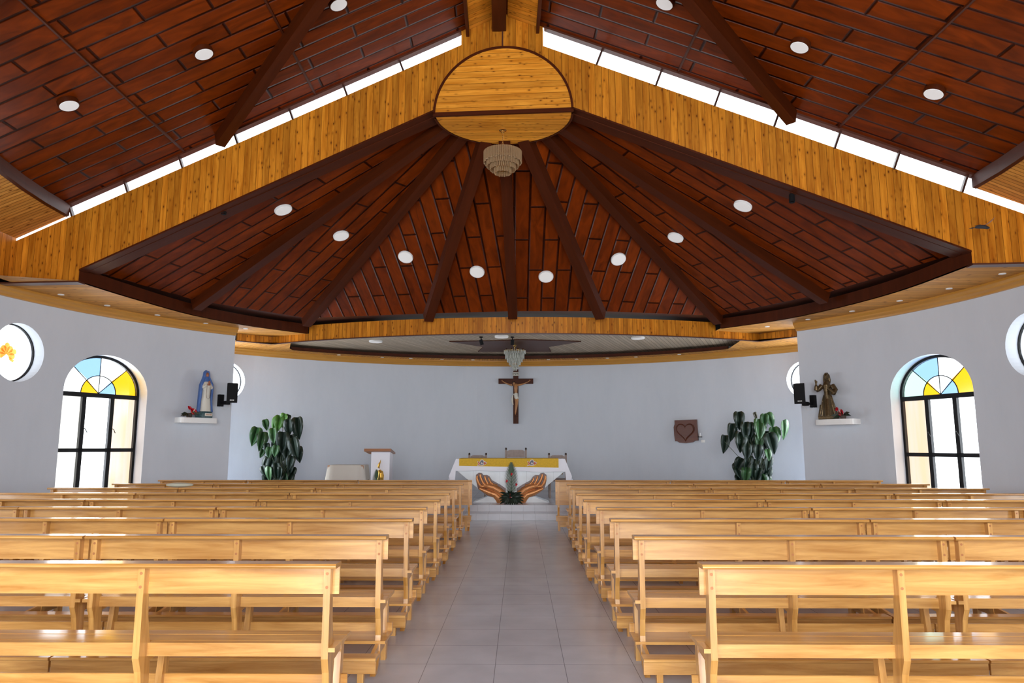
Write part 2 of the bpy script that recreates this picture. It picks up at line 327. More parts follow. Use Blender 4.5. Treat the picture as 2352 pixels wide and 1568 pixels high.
# ---------------- walls ----------------
def arc_wall(c,r,a0,a1,z0,z1,th,n,extra0=None,extra1=None):
    """solid curved wall, inner radius r"""
    pin=[pol(c,r,a0+(a1-a0)*i/n) for i in range(n+1)]; pout=[pol(c,r+th,a0+(a1-a0)*i/n) for i in range(n+1)]
    if extra0: pin=[Vector(extra0[0])]+pin; pout=[Vector(extra0[1])]+pout
    if extra1: pin.append(Vector(extra1[0])); pout.append(Vector(extra1[1]))
    mb=MB(); ol=[(p.x,p.y) for p in pin]+[(p.x,p.y) for p in pout[::-1]]
    mb.prism(ol,2,z0,z1,cap=False)
    m=len(pin)
    for i in range(m-1):
        q=[pin[i],pin[i+1],pout[i+1],pout[i]]
        ar=sum(q[k].x*q[(k+1)%4].y-q[(k+1)%4].x*q[k].y for k in range(4))
        if ar<0: q=q[::-1]
        mb.face([(p.x,p.y,z1) for p in q]); mb.face([(p.x,p.y,z0) for p in q[::-1]])
    return mb
def arch_outline(hw,z0,zs,rise,n=24):
    return [(-hw,z0),(hw,z0)]+[(hw*math.cos(PI*k/n),zs+rise*math.sin(PI*k/n)) for k in range(n+1)]
def circle_outline(r,zc,n=40): return [(r*math.cos(2*PI*k/n),zc+r*math.sin(2*PI*k/n)) for k in range(n)]
def wmat(pos,deg):  # local x tangent (right seen from inside), y outward
    a=math.radians(deg); out=Vector((math.sin(a),math.cos(a),0)); tx=Vector((math.cos(a),-math.sin(a),0))
    m=Matrix.Identity(4); m.col[0]=(*tx,0); m.col[1]=(*out,0); m.col[2]=(0,0,1,0); m.col[3]=(pos[0],pos[1],0,1); return m
def cutter(ol,mat,d0=-.6,d1=.9):
    mb=MB(); mb.prism(ol,1,d0,d1,M=mat); return mb.build('cutter',M['white'])
AL=-65.7; AR=70.95; HW=.865
SP={'L':(2.53,.715),'R':(2.45,.70)}
ML=wmat(pol(W,WR,AL),AL); MR=wmat(pol(W,WR,AR),AR)
def side_m(x,y,sgn): return wmat((x,y),90*sgn)
SY=[7.4,3.6,-.4]
LX=W[0]-WR; RX=W[0]+WR
mb=arc_wall(W,WR,-90,-46.66,0,4.52,.28,36,extra0=((LX,YB,0),(LX-.28,YB,0)))
wl=struct(mb.build('wall_left',M['wall']))
boolean_cut(wl,[cutter(arch_outline(HW,.35,*SP['L']),ML),cutter(circle_outline(.50,3.08),wmat(pol(W,WR,-78.25),-78.25))]+[cutter(arch_outline(HW,.35,*SP['L']),side_m(LX,y,-1)) for y in SY])
mb=arc_wall(W,WR,51.13,90,0,4.52,.28,32,extra1=((RX,YB,0),(RX+.28,YB,0)))
wr=struct(mb.build('wall_right',M['wall']))
boolean_cut(wr,[cutter(arch_outline(HW,.35,*SP['R']),MR),cutter(circle_outline(.50,3.05),wmat(pol(W,WR,85.35),85.35))]+[cutter(arch_outline(HW,.35,*SP['R']),side_m(RX,y,1)) for y in SY])
eL=pol(W,WR,-46.66); eR=pol(W,WR,51.13)
mb=arc_wall(S,SR,-58.2,62,0,4.52,.28,48)
wb=struct(mb.build('wall_back',M['wall']))
boolean_cut(wb,[cutter(arch_outline(HW,.35,*SP['L']),wmat(pol(S,SR,-52.4),-52.4)),cutter(arch_outline(HW,.35,*SP['R']),wmat(pol(S,SR,55.2),55.2)),cutter(circle_outline(.47,3.125),wmat(pol(S,SR,-47.3),-47.3)),cutter(circle_outline(.45,3.125),wmat(pol(S,SR,49.35),49.35))])
for e,c,nm in ((eL,pol(S,SR+.28,-58.2),'wall_left'),(eR,pol(S,SR+.28,62),'wall_right')):
    e=e+(e-Vector((*W,0))).normalized()*.16; dd=(c-e).normalized(); nn=Vector((-dd.y,dd.x,0))*.1; mb=MB(); s_=e
    mb.prism([(s_+nn).to_2d()[:],(c+nn).to_2d()[:],(c-nn).to_2d()[:],(s_-nn).to_2d()[:]],2,0,4.52); struct(mb.build(nm,M['wall']))
# rear wall with wide doorway
mb=MB(); mb.box(LX-.28,-3.6,YB-.3,YB,0,9); mb.box(3.6,RX+.28,YB-.3,YB,0,9); mb.box(-3.6,3.6,YB-.3,YB,5.4,9); struct(mb.build('wall_rear',M['wall']))
# wall upper parts above the near eaves
for x0,x1,nm in ((LX-.28,LX-.02,'wall_left'),(RX+.02,RX+.28,'wall_right')):
    mb=MB(); mb.box(x0,x1,YB,11.3 if x0<0 else 10.2,4.02,5.6); struct(mb.build(nm,M['wall']))
# ---------------- windows ----------------
wn=[0]
def arch_window(mat,zs,rise,mats6,fan,d=.19,visible=True,light=80,lw=2.5):
    wn[0]+=1; root=empty('window_%d'%wn[0]); root['kind']='structure'
    hw=HW; t=.045
    mb=MB(); y0,y1=d,d+.06
    def bar(x0,x1,z0,z1): mb.box(x0,x1,y0,y1,z0,z1,M=mat)
    ztr=zs-.06; zb=zs-1.10
    bar(-hw,-hw+.05,.35,zs+.02); bar(hw-.05,hw,.35,zs+.02); bar(-hw,hw,.35,.41)
    bar(-hw+.05,hw-.05,ztr-.04,ztr+.045); bar(-hw+.05,hw-.05,zb-.035,zb+.035)
    for x in (-.29,.29):
        bar(x-.04,x+.04,.41,ztr-.04)
    n=28
    for k in range(n):
        a,b=PI*k/n,PI*(k+1)/n
        q=[(hw*math.cos(a),zs+rise*math.sin(a)),(hw*math.cos(b),zs+rise*math.sin(b)),((hw-.05)*math.cos(b),zs+(rise-.05)*math.sin(b)),((hw-.05)*math.cos(a),zs+(rise-.05)*math.sin(a))]
        mb.prism(q,1,y0,y1,M=mat)
    # lead lines of the fan light
    zf=ztr+.045; ri,hi=.36,.34; rise2=zs+rise-.05-zf; hw2=hw-.05
    def el(a,k): return (k[0]*math.cos(a),zf+k[1]*math.sin(a))
    spokes=[PI*.26,PI*.5,PI*.74]
    for a in spokes:
        p=el(a,(hw2,rise2)); mb.tube([mat@Vector((0,y0+.03,zf)),mat@Vector((p[0],y0+.03,p[1]))],.008,6)
    for k in range(16):
        a,b=PI*k/16,PI*(k+1)/16; p,q=el(a,(ri,hi)),el(b,(ri,hi)); mb.tube([mat@Vector((p[0],y0+.03,p[1])),mat@Vector((q[0],y0+.03,q[1]))],.009,6)
    mb.build('window_frame',M['frame'],root)
    yy=d+.03
    # lower panes
    xs=[(-hw+.05,-.322),(-.258,.258),(.322,hw-.05)]
    mb=MB(); used=[]
    def pane(pts,key):
        if key not in used: used.append(key)
        mb.face([mat@Vector((p[0],yy,p[1])) for p in pts],None,used.index(key))
    for (x0,x1),key in zip(xs,mats6): pane([(x0,.41),(x1,.41),(x1,zb-.035),(x0,zb-.035)],key); pane([(x0,zb+.035),(x1,zb+.035),(x1,ztr-.04),(x0,ztr-.04)],key)
    angs=[PI,PI*.74,PI*.5,PI*.26,0]
    for i in range(4):
        a,b=angs[i],angs[i+1]; seg=[a+(b-a)*k/8 for k in range(9)]
        pane([(0,zf)]+[el(t_,(ri,hi)) for t_ in seg],fan[1][i])
        pane([el(t_,(ri,hi)) for t_ in seg]+[el(t_,(hw2,rise2)) for t_ in seg[::-1]],fan[0][i])
    mb.build('window_pane',[P_[k] for k in used],root,weld=False)
    for x in (-.29,.29):
        hb=MB(); hb.tube([mat@Vector((x+.0,y0-.01,zb+.42)),mat@Vector((x+.03,y0-.05,zb+.40)),mat@Vector((x+.07,y0-.05,zb+.33))],.008,6); hb.build('window_latch',M['frame'],root)
    p=mat@Vector((0,.62,(.35+zs+rise)/2)); R=mat.to_3x3()@Matrix(((1,0,0),(0,0,1),(0,-1,0)))   # lamp -Z looks inward
    a=area('daylight_window_%d'%wn[0],p,(0,0,0),lw,3.4,light,DAY)
    zin=-(mat.to_3x3()@Vector((0,1,0))); a.rotation_euler=zin.to_track_quat('-Z','Y').to_euler()
    return root
WP=135
arch_window(ML,*SP['L'],('cw','w','pc'),(('w','bl','w','ye'),('ye','w','w','bl')),light=WP,lw=2.5)
arch_window(MR,*SP['R'],('pc','w','w'),(('gr','bl','w','ye'),('ye','w','w','bl')),light=WP)
for y in SY:
    arch_window(side_m(LX,y,-1),*SP['L'],('w','w','w'),(('w','bl','w','ye'),('ye','w','w','bl')),light=WP*.85)
    arch_window(side_m(RX,y,1),*SP['R'],('w','w','w'),(('w','bl','w','ye'),('ye','w','w','bl')),light=WP*.85)
def round_window(c,r0,deg,r,zc,art=0,tint=None):
    wn[0]+=1; root=empty('window_%d'%wn[0]); root['kind']='structure'
    mat=wmat(pol(c,r0,deg),deg); mb=MB(); n=40
    for k in range(n):
        a,b=2*PI*k/n,2*PI*(k+1)/n
        q=[(r*math.cos(a),zc+r*math.sin(a)),(r*math.cos(b),zc+r*math.sin(b)),((r-.018)*math.cos(b),zc+(r-.018)*math.sin(b)),((r-.018)*math.cos(a),zc+(r-.018)*math.sin(a))]
        mb.prism(q,1,.19,.23,M=mat)
    mb.build('window_frame',M['frame'],root)
    pn=MB(); pn.prism(circle_outline(r-.018,zc),1,.205,.212,M=mat); pn.build('window_pane',P_[tint or 'w'],root)
    if art:  # orange shell shaped motif painted on the glass
        am=MB()
        for k in range(7):
            a=math.radians(-12+k*34); L_=.17+.03*(k%2)
            base=Vector((-.04,zc-.03)); tip=base+Vector((math.cos(a),math.sin(a)))*L_; sd=Vector((-math.sin(a),math.cos(a)))*.055
            am.face([mat@Vector((p[0],.198,p[1])) for p in (base,base.lerp(tip,.6)-sd,base.lerp(tip,.92)-sd*.7,tip,base.lerp(tip,.92)+sd*.7,base.lerp(tip,.6)+sd)])
        am.face([mat@Vector((x,.198,z)) for x,z in ((.0,zc-.06),(.12,zc-.12),(.09,zc-.16),(.02,zc-.12))])
        am.build('painted_motif',P_['or'],root)
    return root
P_['or']=m_pane('orange_glass',(.55,.20,.03),(.60,.38,.09))
arch_window(wmat(pol(S,SR,-52.4),-52.4),*SP['L'],('w','w','w'),(('w','bl','w','ye'),('ye','w','w','bl')),light=WP*2.1)
arch_window(wmat(pol(S,SR,55.2),55.2),*SP['R'],('w','w','w'),(('w','bl','w','ye'),('ye','w','w','bl')),light=WP*2.1)
round_window(W,WR,-78.25,.50,3.08,1); round_window(W,WR,85.35,.50,3.05)
round_window(S,SR,-47.3,.47,3.125); round_window(S,SR,49.35,.45,3.125,tint='w')
# ---------------- soffits, cornices, rings ----------------
def sweep(c,a0,a1,n,prof,name,mat,smooth=False):
    mb=MB()
    for i in range(n):
        t0,t1=a0+(a1-a0)*i/n,a0+(a1-a0)*(i+1)/n
        acc=0
        for (r0,z0),(r1,z1) in zip(prof,prof[1:]+prof[:1]):
            l=math.hypot(r1-r0,z1-z0)
            pts=[pol(c,r0,t0,z0),pol(c,r0,t1,z0),pol(c,r1,t1,z1),pol(c,r1,t0,z1)]
            s0=math.radians(t0)*r0; s1=math.radians(t1)*r0
            mb.face(pts,[(acc,s0),(acc,s1),(acc+l,s1),(acc+l,s0)] if l<.3 else [(s0,acc),(s1,acc),(s1,acc+l),(s0,acc+l)]); acc+=l
    for t in (a0,a1): mb.face([pol(c,r,t,z) for r,z in prof])
    return struct(mb.build(name,mat))
corn=lambda r,z:[(r+.02,z-.02),(r-.035,z-.01),(r-.045,z+.02),(r-.09,z+.055),(r-.10,z+.08),(r-.14,z+.115),(r-.14,z+.15),(r+.02,z+.15)]
sweep(W,-92,-46.66,40,corn(WR,3.99),'trim_1',M['gold']); sweep(W,51.13,92,36,corn(WR,3.99),'trim_2',M['gold'])
sweep(S,-56,56,60,corn(SR,3.83),'trim_3',M['gold'])
for nm,x,sg in (('trim_4',LX,1),('trim_5',RX,-1)):
    mb=MB(); mb.prism([(x+sg*(WR-r),z) for r,z in corn(WR,3.99)],1,YB,10.1); struct(mb.build(nm,M['gold']))
# ring polyline (plan), nave far half
ringL=[G(-6.86,0,0),Vector((-6.97,12.5,0)),Vector((-6.62,14.3,0)),Vector((-5.95,15.65,0)),Vector((-5.004,16.769,0))]
ringR=[Vector((4.54,16.111,0)),Vector((5.45,15.05,0)),Vector((6.05,13.8,0)),Vector((6.48,12.2,0)),G(6.89,0,0)]
def smooth_poly(P,n=6):
    out=[]
    Q=[P[0]*2-P[1]]+P+[P[-1]*2-P[-2]]
    for i in range(1,len(Q)-2):
        for k in range(n):
            t=k/n; a,b,c,d=Q[i-1],Q[i],Q[i+1],Q[i+2]
            out.append(.5*((2*b)+(c-a)*t+(2*a-5*b+4*c-d)*t*t+(3*b-a-3*c+d)*t**3))
    return out+[P[-1]]
rL=smooth_poly(ringL); rR=smooth_poly(ringR)
def strip_wall(P,z0,z1,th,name,mat,side=1):
    """vertical board following a plan polyline; th outward"""
    mb=MB(); acc=0
    for a,b in zip(P,P[1:]):
        d=(b-a); l=d.length; n=Vector((-d.y,d.x,0)).normalized()*th*side
        q=[a,b,b+n,a+n]
        Z=lambda p,z:Vector((p.x,p.y,z))
        mb.face([Z(a,z0),Z(b,z0),Z(b,z1),Z(a,z1)],[(acc,z0),(acc+l,z0),(acc+l,z1),(acc,z1)])
        mb.face([Z(a+n,z0),Z(a+n,z1),Z(b+n,z1),Z(b+n,z0)],[(acc,z0),(acc,z1),(acc+l,z1),(acc+l,z0)])
        mb.face([Z(a,z0),Z(a+n,z0),Z(b+n,z0),Z(b,z0)],[(0,acc),(.05,acc),(.05,acc+l),(0,acc+l)]); mb.face([Z(a,z1),Z(b,z1),Z(b+n,z1),Z(a+n,z1)]); acc+=l
    for p,q in ((P[0],P[1]),(P[-1],P[-2])):
        d=(q-p); n=Vector((-d.y,d.x,0)).normalized()*th*(side if p is P[0] else -side); mb.face([(p.x,p.y,z0),((p+n).x,(p+n).y,z0),((p+n).x,(p+n).y,z1),(p.x,p.y,z1)])
    return struct(mb.build(name,mat))
strip_wall(rL,4.14,4.36,.06,'trim_6',M['beam']); strip_wall(rR,4.14,4.36,.06,'trim_7',M['beam'])
# band towards the sanctuary
BC=(.16,28.613); BR=12.92
def bp(x): return Vector((x,BC[1]-math.sqrt(BR*BR-(x-BC[0])**2),0))
def bandpts(x0,x1,n): return [bp(x0+(x1-x0)*i/n) for i in range(n+1)]
bl=bp(-6.016); brr=bp(5.685)
strip_wall(bandpts(-4.985,4.52,48),3.97,4.335,.05,'trim_8',M['fascia'])
strip_wall([Vector((-6.668,16.72,0)),bl]+bandpts(-5.9,-4.985,5),3.97,4.14,.05,'trim_9',M['fascia'])
strip_wall(bandpts(4.52,5.6,5)+[brr,Vector((6.28,16.22,0))],3.97,4.14,.05,'trim_10',M['fascia'])
strip_wall([Vector((p.x,p.y-.012,0)) for p in [Vector((-6.668,16.72,0))]+bandpts(-6.016,5.685,60)+[Vector((6.28,16.22,0))]],3.955,3.975,.07,'trim_11',M['trim'])
# nave soffit z=4.14 between wall and ring/band
def fill(P,Q,z,name,mat,uvf=lambda p:(p.y,p.x),flip=False,zf=None):
    mb=MB()
    Z=lambda p:Vector((p.x,p.y,z if zf is None else zf(p)))
    def at(L,t):
        d=[0]
        for a,b in zip(L,L[1:]): d.append(d[-1]+(b-a).length)
        x=t*d[-1]
        for i in range(len(L)-1):
            if x<=d[i+1]+1e-9: return L[i].lerp(L[i+1],(x-d[i])/max(1e-9,d[i+1]-d[i]))
        return L[-1]
    n=48
    for i in range(n):
        a,b,c,d=at(P,i/n),at(P,(i+1)/n),at(Q,(i+1)/n),at(Q,i/n)
        pts=[Z(a),Z(b),Z(c),Z(d)]; mb.face(pts,[uvf(p) for p in pts])
    return struct(mb.build(name,mat))
wallL=[pol(W,WR+.05,-88+(41.2)*i/30) for i in range(31)]+[Vector((-6.668,16.72,0)),bl,bp(-5.5),bp(-4.985)]
fill(wallL,[G(-6.86,0)]*1+rL[1:],4.14,'ceiling',M['soffit'])
wallR=[bp(4.52),bp(5.2),brr,Vector((6.28,16.22,0))]+[pol(W,WR+.05,51.3+(38)*i/30) for i in range(31)]
fill(wallR,rR,4.14,'ceiling',M['soffit'])
# sanctuary soffit z 3.97, ring, ceiling
Sin=[pol(S,8.97,-39+78*i/40) for i in range(41)]; Sout=[pol(S,SR+.05,-56+112*i/40) for i in range(41)]
Sin2=[bl+Vector((.02,.05,0))]+[bp(x)+Vector((0,.05,0)) for x in (-5.8,-5.5)]+Sin+[bp(x)+Vector((0,.05,0)) for x in (5.2,5.5)]+[brr+Vector((0,.05,0))]
Sout2=[Vector((-6.7,16.7,0))]+Sout+[Vector((6.3,16.2,0))]
fill(Sout2,Sin2,3.97,'ceiling',M['soffit'],uvf=lambda p:(math.atan2(p.x-S[0],p.y-S[1])*9,(Vector((p.x-S[0],p.y-S[1]))).length))
strip_wall(Sin,3.97,4.055,.05,'trim_12',M['beam'],side=1)
mb=MB()
xs=[-7+14*i/40 for i in range(41)]
for a,b in zip(xs,xs[1:]):
    pa,pb=bp(a),bp(b); pts=[Vector((pa.x,pa.y+.02,4.12)),Vector((pb.x,pb.y+.02,4.12)),Vector((pb.x,21.4,4.12)),Vector((pa.x,21.4,4.12))]; mb.face(pts,[(p.x*.94-p.y*.34,p.y) for p in pts])
struct(mb.build('ceiling',M['sanct']))
mb=MB(); star=[(-1.768,17.86),(-.966,18.862),(-1.161,19.836),(.874,19.858),(.762,18.881),(1.542,17.889),(.347,17.614),(-.073,17.573),(-.584,17.753)]
mb.prism(star,2,4.10,4.119); struct(mb.build('trim_13',M['beam']))
# ---------------- far roof facets ----------------
AP=Vector((-.28,11.0,7.42))
tips=[(-6.531,14.203),(-4.905,16.248),(-2.032,15.694),(-.149,15.436),(1.765,15.457),(4.479,16.052),(5.877,13.667)]
V=[G(-7.1,4.44,.2)]+[Vector((x,y,4.42)) for x,y in tips]+[G(7.1,4.44,.2)]
mb=MB()
for i in range(8):
    a,b=V[i],V[i+1]
    # extend rims slightly past the boards of the ring
    mid=(a+b)/2-AP; up=(-mid).normalized(); ax=(b-a).normalized(); up=(up-ax*up.dot(ax)).normalized()
    o=(i*7.3)
    mb.face([AP,a,b],[((p-a).dot(ax)-(b-a).length/2+o+.145,(p-a).dot(up)+o) for p in (AP,a,b)])
struct(mb.build('ceiling',M['roof']))
mb=MB(); c0=Vector((-.28,11.3,0))
for i in range(8):
    a,b=V[i],V[i+1]; f=lambda p:c0+(Vector((p.x,p.y,0))-c0)*2.0
    A_,B_=(G(-14,4.46,.2) if i==0 else f(a)),(G(14,4.46,.2) if i==7 else f(b)); mb.face([a,b,Vector((B_.x,B_.y,4.46)),Vector((A_.x,A_.y,4.46))])
struct(mb.build('ceiling',M['trim']))  # dark flat lid, added above the soffits to shut out sky light
k_=14
def rafter(a,b,wd,dp,name,lift=0,mat=None):
    """beam under the line a-b (line = roof surface)"""
    d=(b-a); l=d.length; d.normalize(); s=Vector((-d.y,d.x,0)).normalized(); u=s.cross(d) ; 
    if u.z>0: u=-u
    mt=Matrix.Identity(4); mt.col[0]=(*s,0); mt.col[1]=(*d,0); mt.col[2]=(*(-u),0); mt.col[3]=(*a,1)
    mb=MB(); mb.box(-wd/2,wd/2,0,l,-dp,.05+lift,M=mt,ch=0); return struct(mb.build(name,mat or M['beam']))
for i in range(1,8):
    d=(AP-V[i]).normalized(); rafter(V[i]-d*.05,AP-d*.7,.2,.2,'trim_%d'%k_); k_+=1
# gable edge beams behind the fascia
for s0,s1 in ((-6.86,-1.0),(6.89,1.0)):
    a=G(s0,4.335+.12,.27); b=G(s1,6.86+.12,.27) if s1<0 else G(s1,6.82+.12,.27)
    rafter(a,b,.26,.14,'trim_%d'%k_); k_+=1
# ---------------- gable fascia ----------------
TL=lambda s:7.93+.4225*(s+.67) if s<0 else 7.85-.424*(s-.65)       # fascia top (clerestory sill)
RT=lambda s:8.453-.4225*abs(s)                                     # near roof surface
def gable_piece(poly,name,mat,o0=0,o1=.14,uvf=lambda s,z:(s,z)):
    mb=MB(); mb.face([G(s,z,o0) for s,z in poly],[uvf(s,z) for s,z in poly]); mb.face([G(s,z,o1) for s,z in poly[::-1]],[uvf(s,z) for s,z in poly[::-1]])
    n=len(poly)
    for i in range(n):
        (s,z),(s2,z2)=poly[i],poly[(i+1)%n]; mb.face([G(s,z,o0),G(s,z,o1),G(s2,z2,o1),G(s2,z2,o0)],None)
    return struct(mb.build(name,mat))
poly=[(-8.9,4.14),(-6.86,4.14),(-6.86,4.335),(-1.06,6.85),(-1.06,6.78),(1.09,6.78),(1.09,6.80),(6.89,4.336),(6.89,4.14),(8.6,4.14),(8.6,TL(8.6)),(.65,TL(.65)),(.65,RT(.65)),(0,8.453),(-.67,RT(.67)),(-.67,TL(-.67)),(-8.9,TL(-8.9))]
gable_piece(poly,'wall_gable',M['fascia'])
for a,b in ((-8.9,-6.86),(6.89,8.6)):
    gable_piece([(a,4.115),(b,4.115),(b,4.14),(a,4.14)],'trim_%d'%k_,M['trim'],-.02,.16); k_+=1
gable_piece([(-.012,7.6),(.012,7.6),(.012,8.14),(-.012,8.14)],'trim_%d'%k_,M['trim'],-.004,.01); k_+=1
for sg,sl in ((-1,.4337),(1,.4248)):
    s0,s1=(-6.86,-1.06) if sg<0 else (1.09,6.89); z0,z1=(4.335,6.85) if sg<0 else (6.80,4.336)
    gable_piece([(s0,z0-.03),(s1,z1-.03),(s1,z1),(s0,z0)],'trim_%d'%k_,M['beam'],-.012,.16); k_+=1
# medallion: upright half disc and level half disc soffit
R0=1.075; cz=6.70; n=40
half=[(R0*math.cos(PI*k/n)+.015,cz+R0*math.sin(PI*k/n)) for k in range(n+1)]
gable_piece(half,'wall_medallion',M['medal'],-.10,.05,uvf=lambda s,z:(z,s))
mb=MB()
for k in range(n):
    a,b=PI*k/n,PI*(k+1)/n
    q=[((R0+.0)*math.cos(a),(R0)*math.sin(a)),(R0*math.cos(b),R0*math.sin(b)),((R0+.035)*math.cos(b),(R0+.035)*math.sin(b)),((R0+.035)*math.cos(a),(R0+.035)*math.sin(a))]
    for (s,z),(s2,z2),o in (((q[0]),(q[1]),0),((q[3]),(q[2]),0)):
        mb.face([G(s+.015,cz+z,-.12),G(s2+.015,cz+z2,-.12),G(s2+.015,cz+z2,.05),G(s+.015,cz+z,.05)])
    mb.face([G(p[0]+.015,cz+p[1],-.12) for p in q])
    mb.face([G(q[3][0]+.015,cz+.0,-q[3][1]*-1),G(q[2][0]+.015,cz,q[2][1]),G(q[2][0]+.015,cz+.12,q[2][1]),G(q[3][0]+.015,cz+.12,q[3][1])])
    mb.face([G(p[0]+.015,cz-.02,p[1]) for p in q])
for zz in (0,): 
    mb.face([G(-R0-.02,cz-.03,-.12),G(R0+.05,cz-.03,-.12),G(R0+.05,cz+.03,-.12),G(-R0-.02,cz+.03,-.12)]); mb.face([G(-R0-.02,cz-.03,-.12),G(R0+.05,cz-.03,-.12),G(R0+.05,cz-.03,-.07),G(-R0-.02,cz-.03,-.07)])
    mb.face([G(-R0-.02,cz-.03,-.07),G(R0+.05,cz-.03,-.07),G(R0+.05,cz+.03,-.07),G(-R0-.02,cz+.03,-.07)]); mb.face([G(-R0-.02,cz+.03,-.12),G(R0+.05,cz+.03,-.12),G(R0+.05,cz+.03,-.07),G(-R0-.02,cz+.03,-.07)])
struct(mb.build('trim_%d'%k_,M['beam'])); k_+=1
mb=MB(); P=[G(R0*math.cos(PI*k/n)+.015,cz-.012,R0*math.sin(PI*k/n)) for k in range(n+1)]+[G(-R0+.015,cz-.012,-.1),G(R0+.015,cz-.012,-.1)]
P2=[p+Vector((0,0,.1)) for p in P]
mb.face(P,[(p.y,p.x) for p in P]); mb.face(P2[::-1],[(p.y,p.x) for p in P2[::-1]]); struct(mb.build('ceiling',M['medal']))
# ---------------- near roof ----------------
def near(s,t,dz=0): # s along gable direction, t along ridge dir (negative = toward camera)
    p=O+GD*s+RD*t; return Vector((p.x,p.y,RT(s)+dz))
T0=-14.9
mb=MB()
for sg in (-1,1):
    a,b,c,d=near(0,.02),near(sg*8.9,.02),near(sg*8.9,T0),near(0,T0)
    mb.face([a,b,c,d] if sg<0 else [a,d,c,b],[(.13,0),(.13,9.8),(.13-T0,9.8),(.13-T0,0)] if sg<0 else [(.13,0),(.13-T0,0),(.13-T0,9.8),(.13,9.8)])
struct(mb.build('ceiling',M['roof']))
mb=MB(); mb.box(-9.2,8.8,YB-.1,9.6,8.62,8.7); struct(mb.build('ceiling',M['trim']))
# frame strip between glass and near roof
for sg in (-1,1):
    z=lambda s:RT(s); pl=[(sg*.67,z(.67)-.035),(sg*7.25,z(7.25)-.035),(sg*7.25,z(7.25)+.0),(sg*.67,z(.67)+.0)]
    gable_piece(pl,'trim_%d'%k_,M['trim'],-.05,.06); k_+=1
# long cross batten lines on the roof slope, parallel to the ridge
for s in (-5.2,5.12,-3.05,2.75):
    a,b=near(s,-.05,-.008),near(s,T0,-.008); rafter(a,b,.03,.014,'trim_%d'%k_); k_+=1
# ridge beam and pine ridge panels
a=O+GD*-.055+Vector((0,0,8.44)); b=a+RD*T0; rafter(b,a+RD*0,.225,.31,'trim_%d'%k_); k_+=1
for sg in (-1,1):
    mb=MB(); q=[near(sg*.08,0,-.035),near(sg*.55,0,-.035),near(sg*.55,T0,-.035),near(sg*.08,T0,-.035)]
    mb.face(q,[(0,0),(0,.5),(-T0,.5),(-T0,0)]); struct(mb.build('ceiling',M['medal']))
    a=near(sg*.565,0,-.03); b=near(sg*.565,T0,-.03); rafter(b,a,.05,.12,'trim_%d'%k_); k_+=1
# near rafters under the slopes
NA=Vector((-.3,6.2,8.36))
for a in (Vector((-4.86,11.0,RT(4.6))),Vector((4.17,10.42,RT(4.45)))):
    rafter(a,NA,.15,.24,'trim_%d'%k_); k_+=1
for a in (Vector((-7.25,7.5,RT(7.0))),):
    rafter(a,Vector((-.3,4.6,8.36)),.16,.24,'trim_%d'%k_); k_+=1
# near ring board and sloped pine soffit beyond it
def nring(sg):
    P=[]
    for t in (0.0,-.6,-1.2,-1.8,-2.4,-3.2,-4.2,-5.4,-6.8,T0):
        r=math.sqrt(max(7.15**2-min(abs(t),5.5)**2*.55,20)); P.append((sg*(r-.0),t))
    return P
for sg in (-1,1):
    mb=MB(); P=nring(sg); off=.03 if sg<0 else .16; acc=0
    pt=[near(s,t) for s,t in P]
    for (s,t),(s2,t2) in zip(P,P[1:]):
        s-=sg*off; s2-=sg*off; l=abs(t2-t)
        a,b=near(s,t,-.02),near(s2,t2,-.02); a2,b2=near(s,t,-.21),near(s2,t2,-.21); c,d=near(s+sg*.05,t,-.21),near(s2+sg*.05,t2,-.21)
        mb.face([a,b,b2,a2],[(0,acc),(0,acc+l),(.2,acc+l),(.2,acc)]); mb.face([a2,b2,d,c],[(0,acc),(0,acc+l),(.05,acc+l),(.05,acc)]); mb.face([c,d,near(s2+sg*.05,t2,-.02),near(s+sg*.05,t,-.02)])
        acc+=l
    s,t=P[0]; s-=sg*off; mb.face([near(s,t,-.02),near(s,t,-.21),near(s+sg*.05,t,-.21),near(s+sg*.05,t,-.02)])
    struct(mb.build('trim_%d'%k_,M['beam'])); k_+=1
    mb=MB(); so=8.0
    for (s,t),(s2,t2) in zip(P,P[1:]):
        s-=sg*(off-.03); s2-=sg*(off-.03)
        q=[near(s,t,-.2),near(s2,t2,-.2),near(sg*so,t2,-.2),near(sg*so,t,-.2)]; mb.face(q,[(p.y,p.x) for p in q])
    struct(mb.build('ceiling',M['soffit']))
    mb=MB(); xq=near(sg*so,0,0); z1=RT(so)-.18
    x=xq.x; q=[Vector((x,YB,4.14)),Vector((x,xq.y,4.14)),Vector((x,xq.y,z1)),Vector((x,YB,z1))]
    mb.face(q,[(p.y,p.z) for p in q]); q=[Vector((x,YB,4.14)),Vector((x,xq.y,4.14)),Vector((x+sg*.7,xq.y,4.14)),Vector((x+sg*.7,YB,4.14))]; mb.face(q,[(p.y,p.x) for p in q]); struct(mb.build('wall_left' if sg<0 else 'wall_right',M['fascia']))
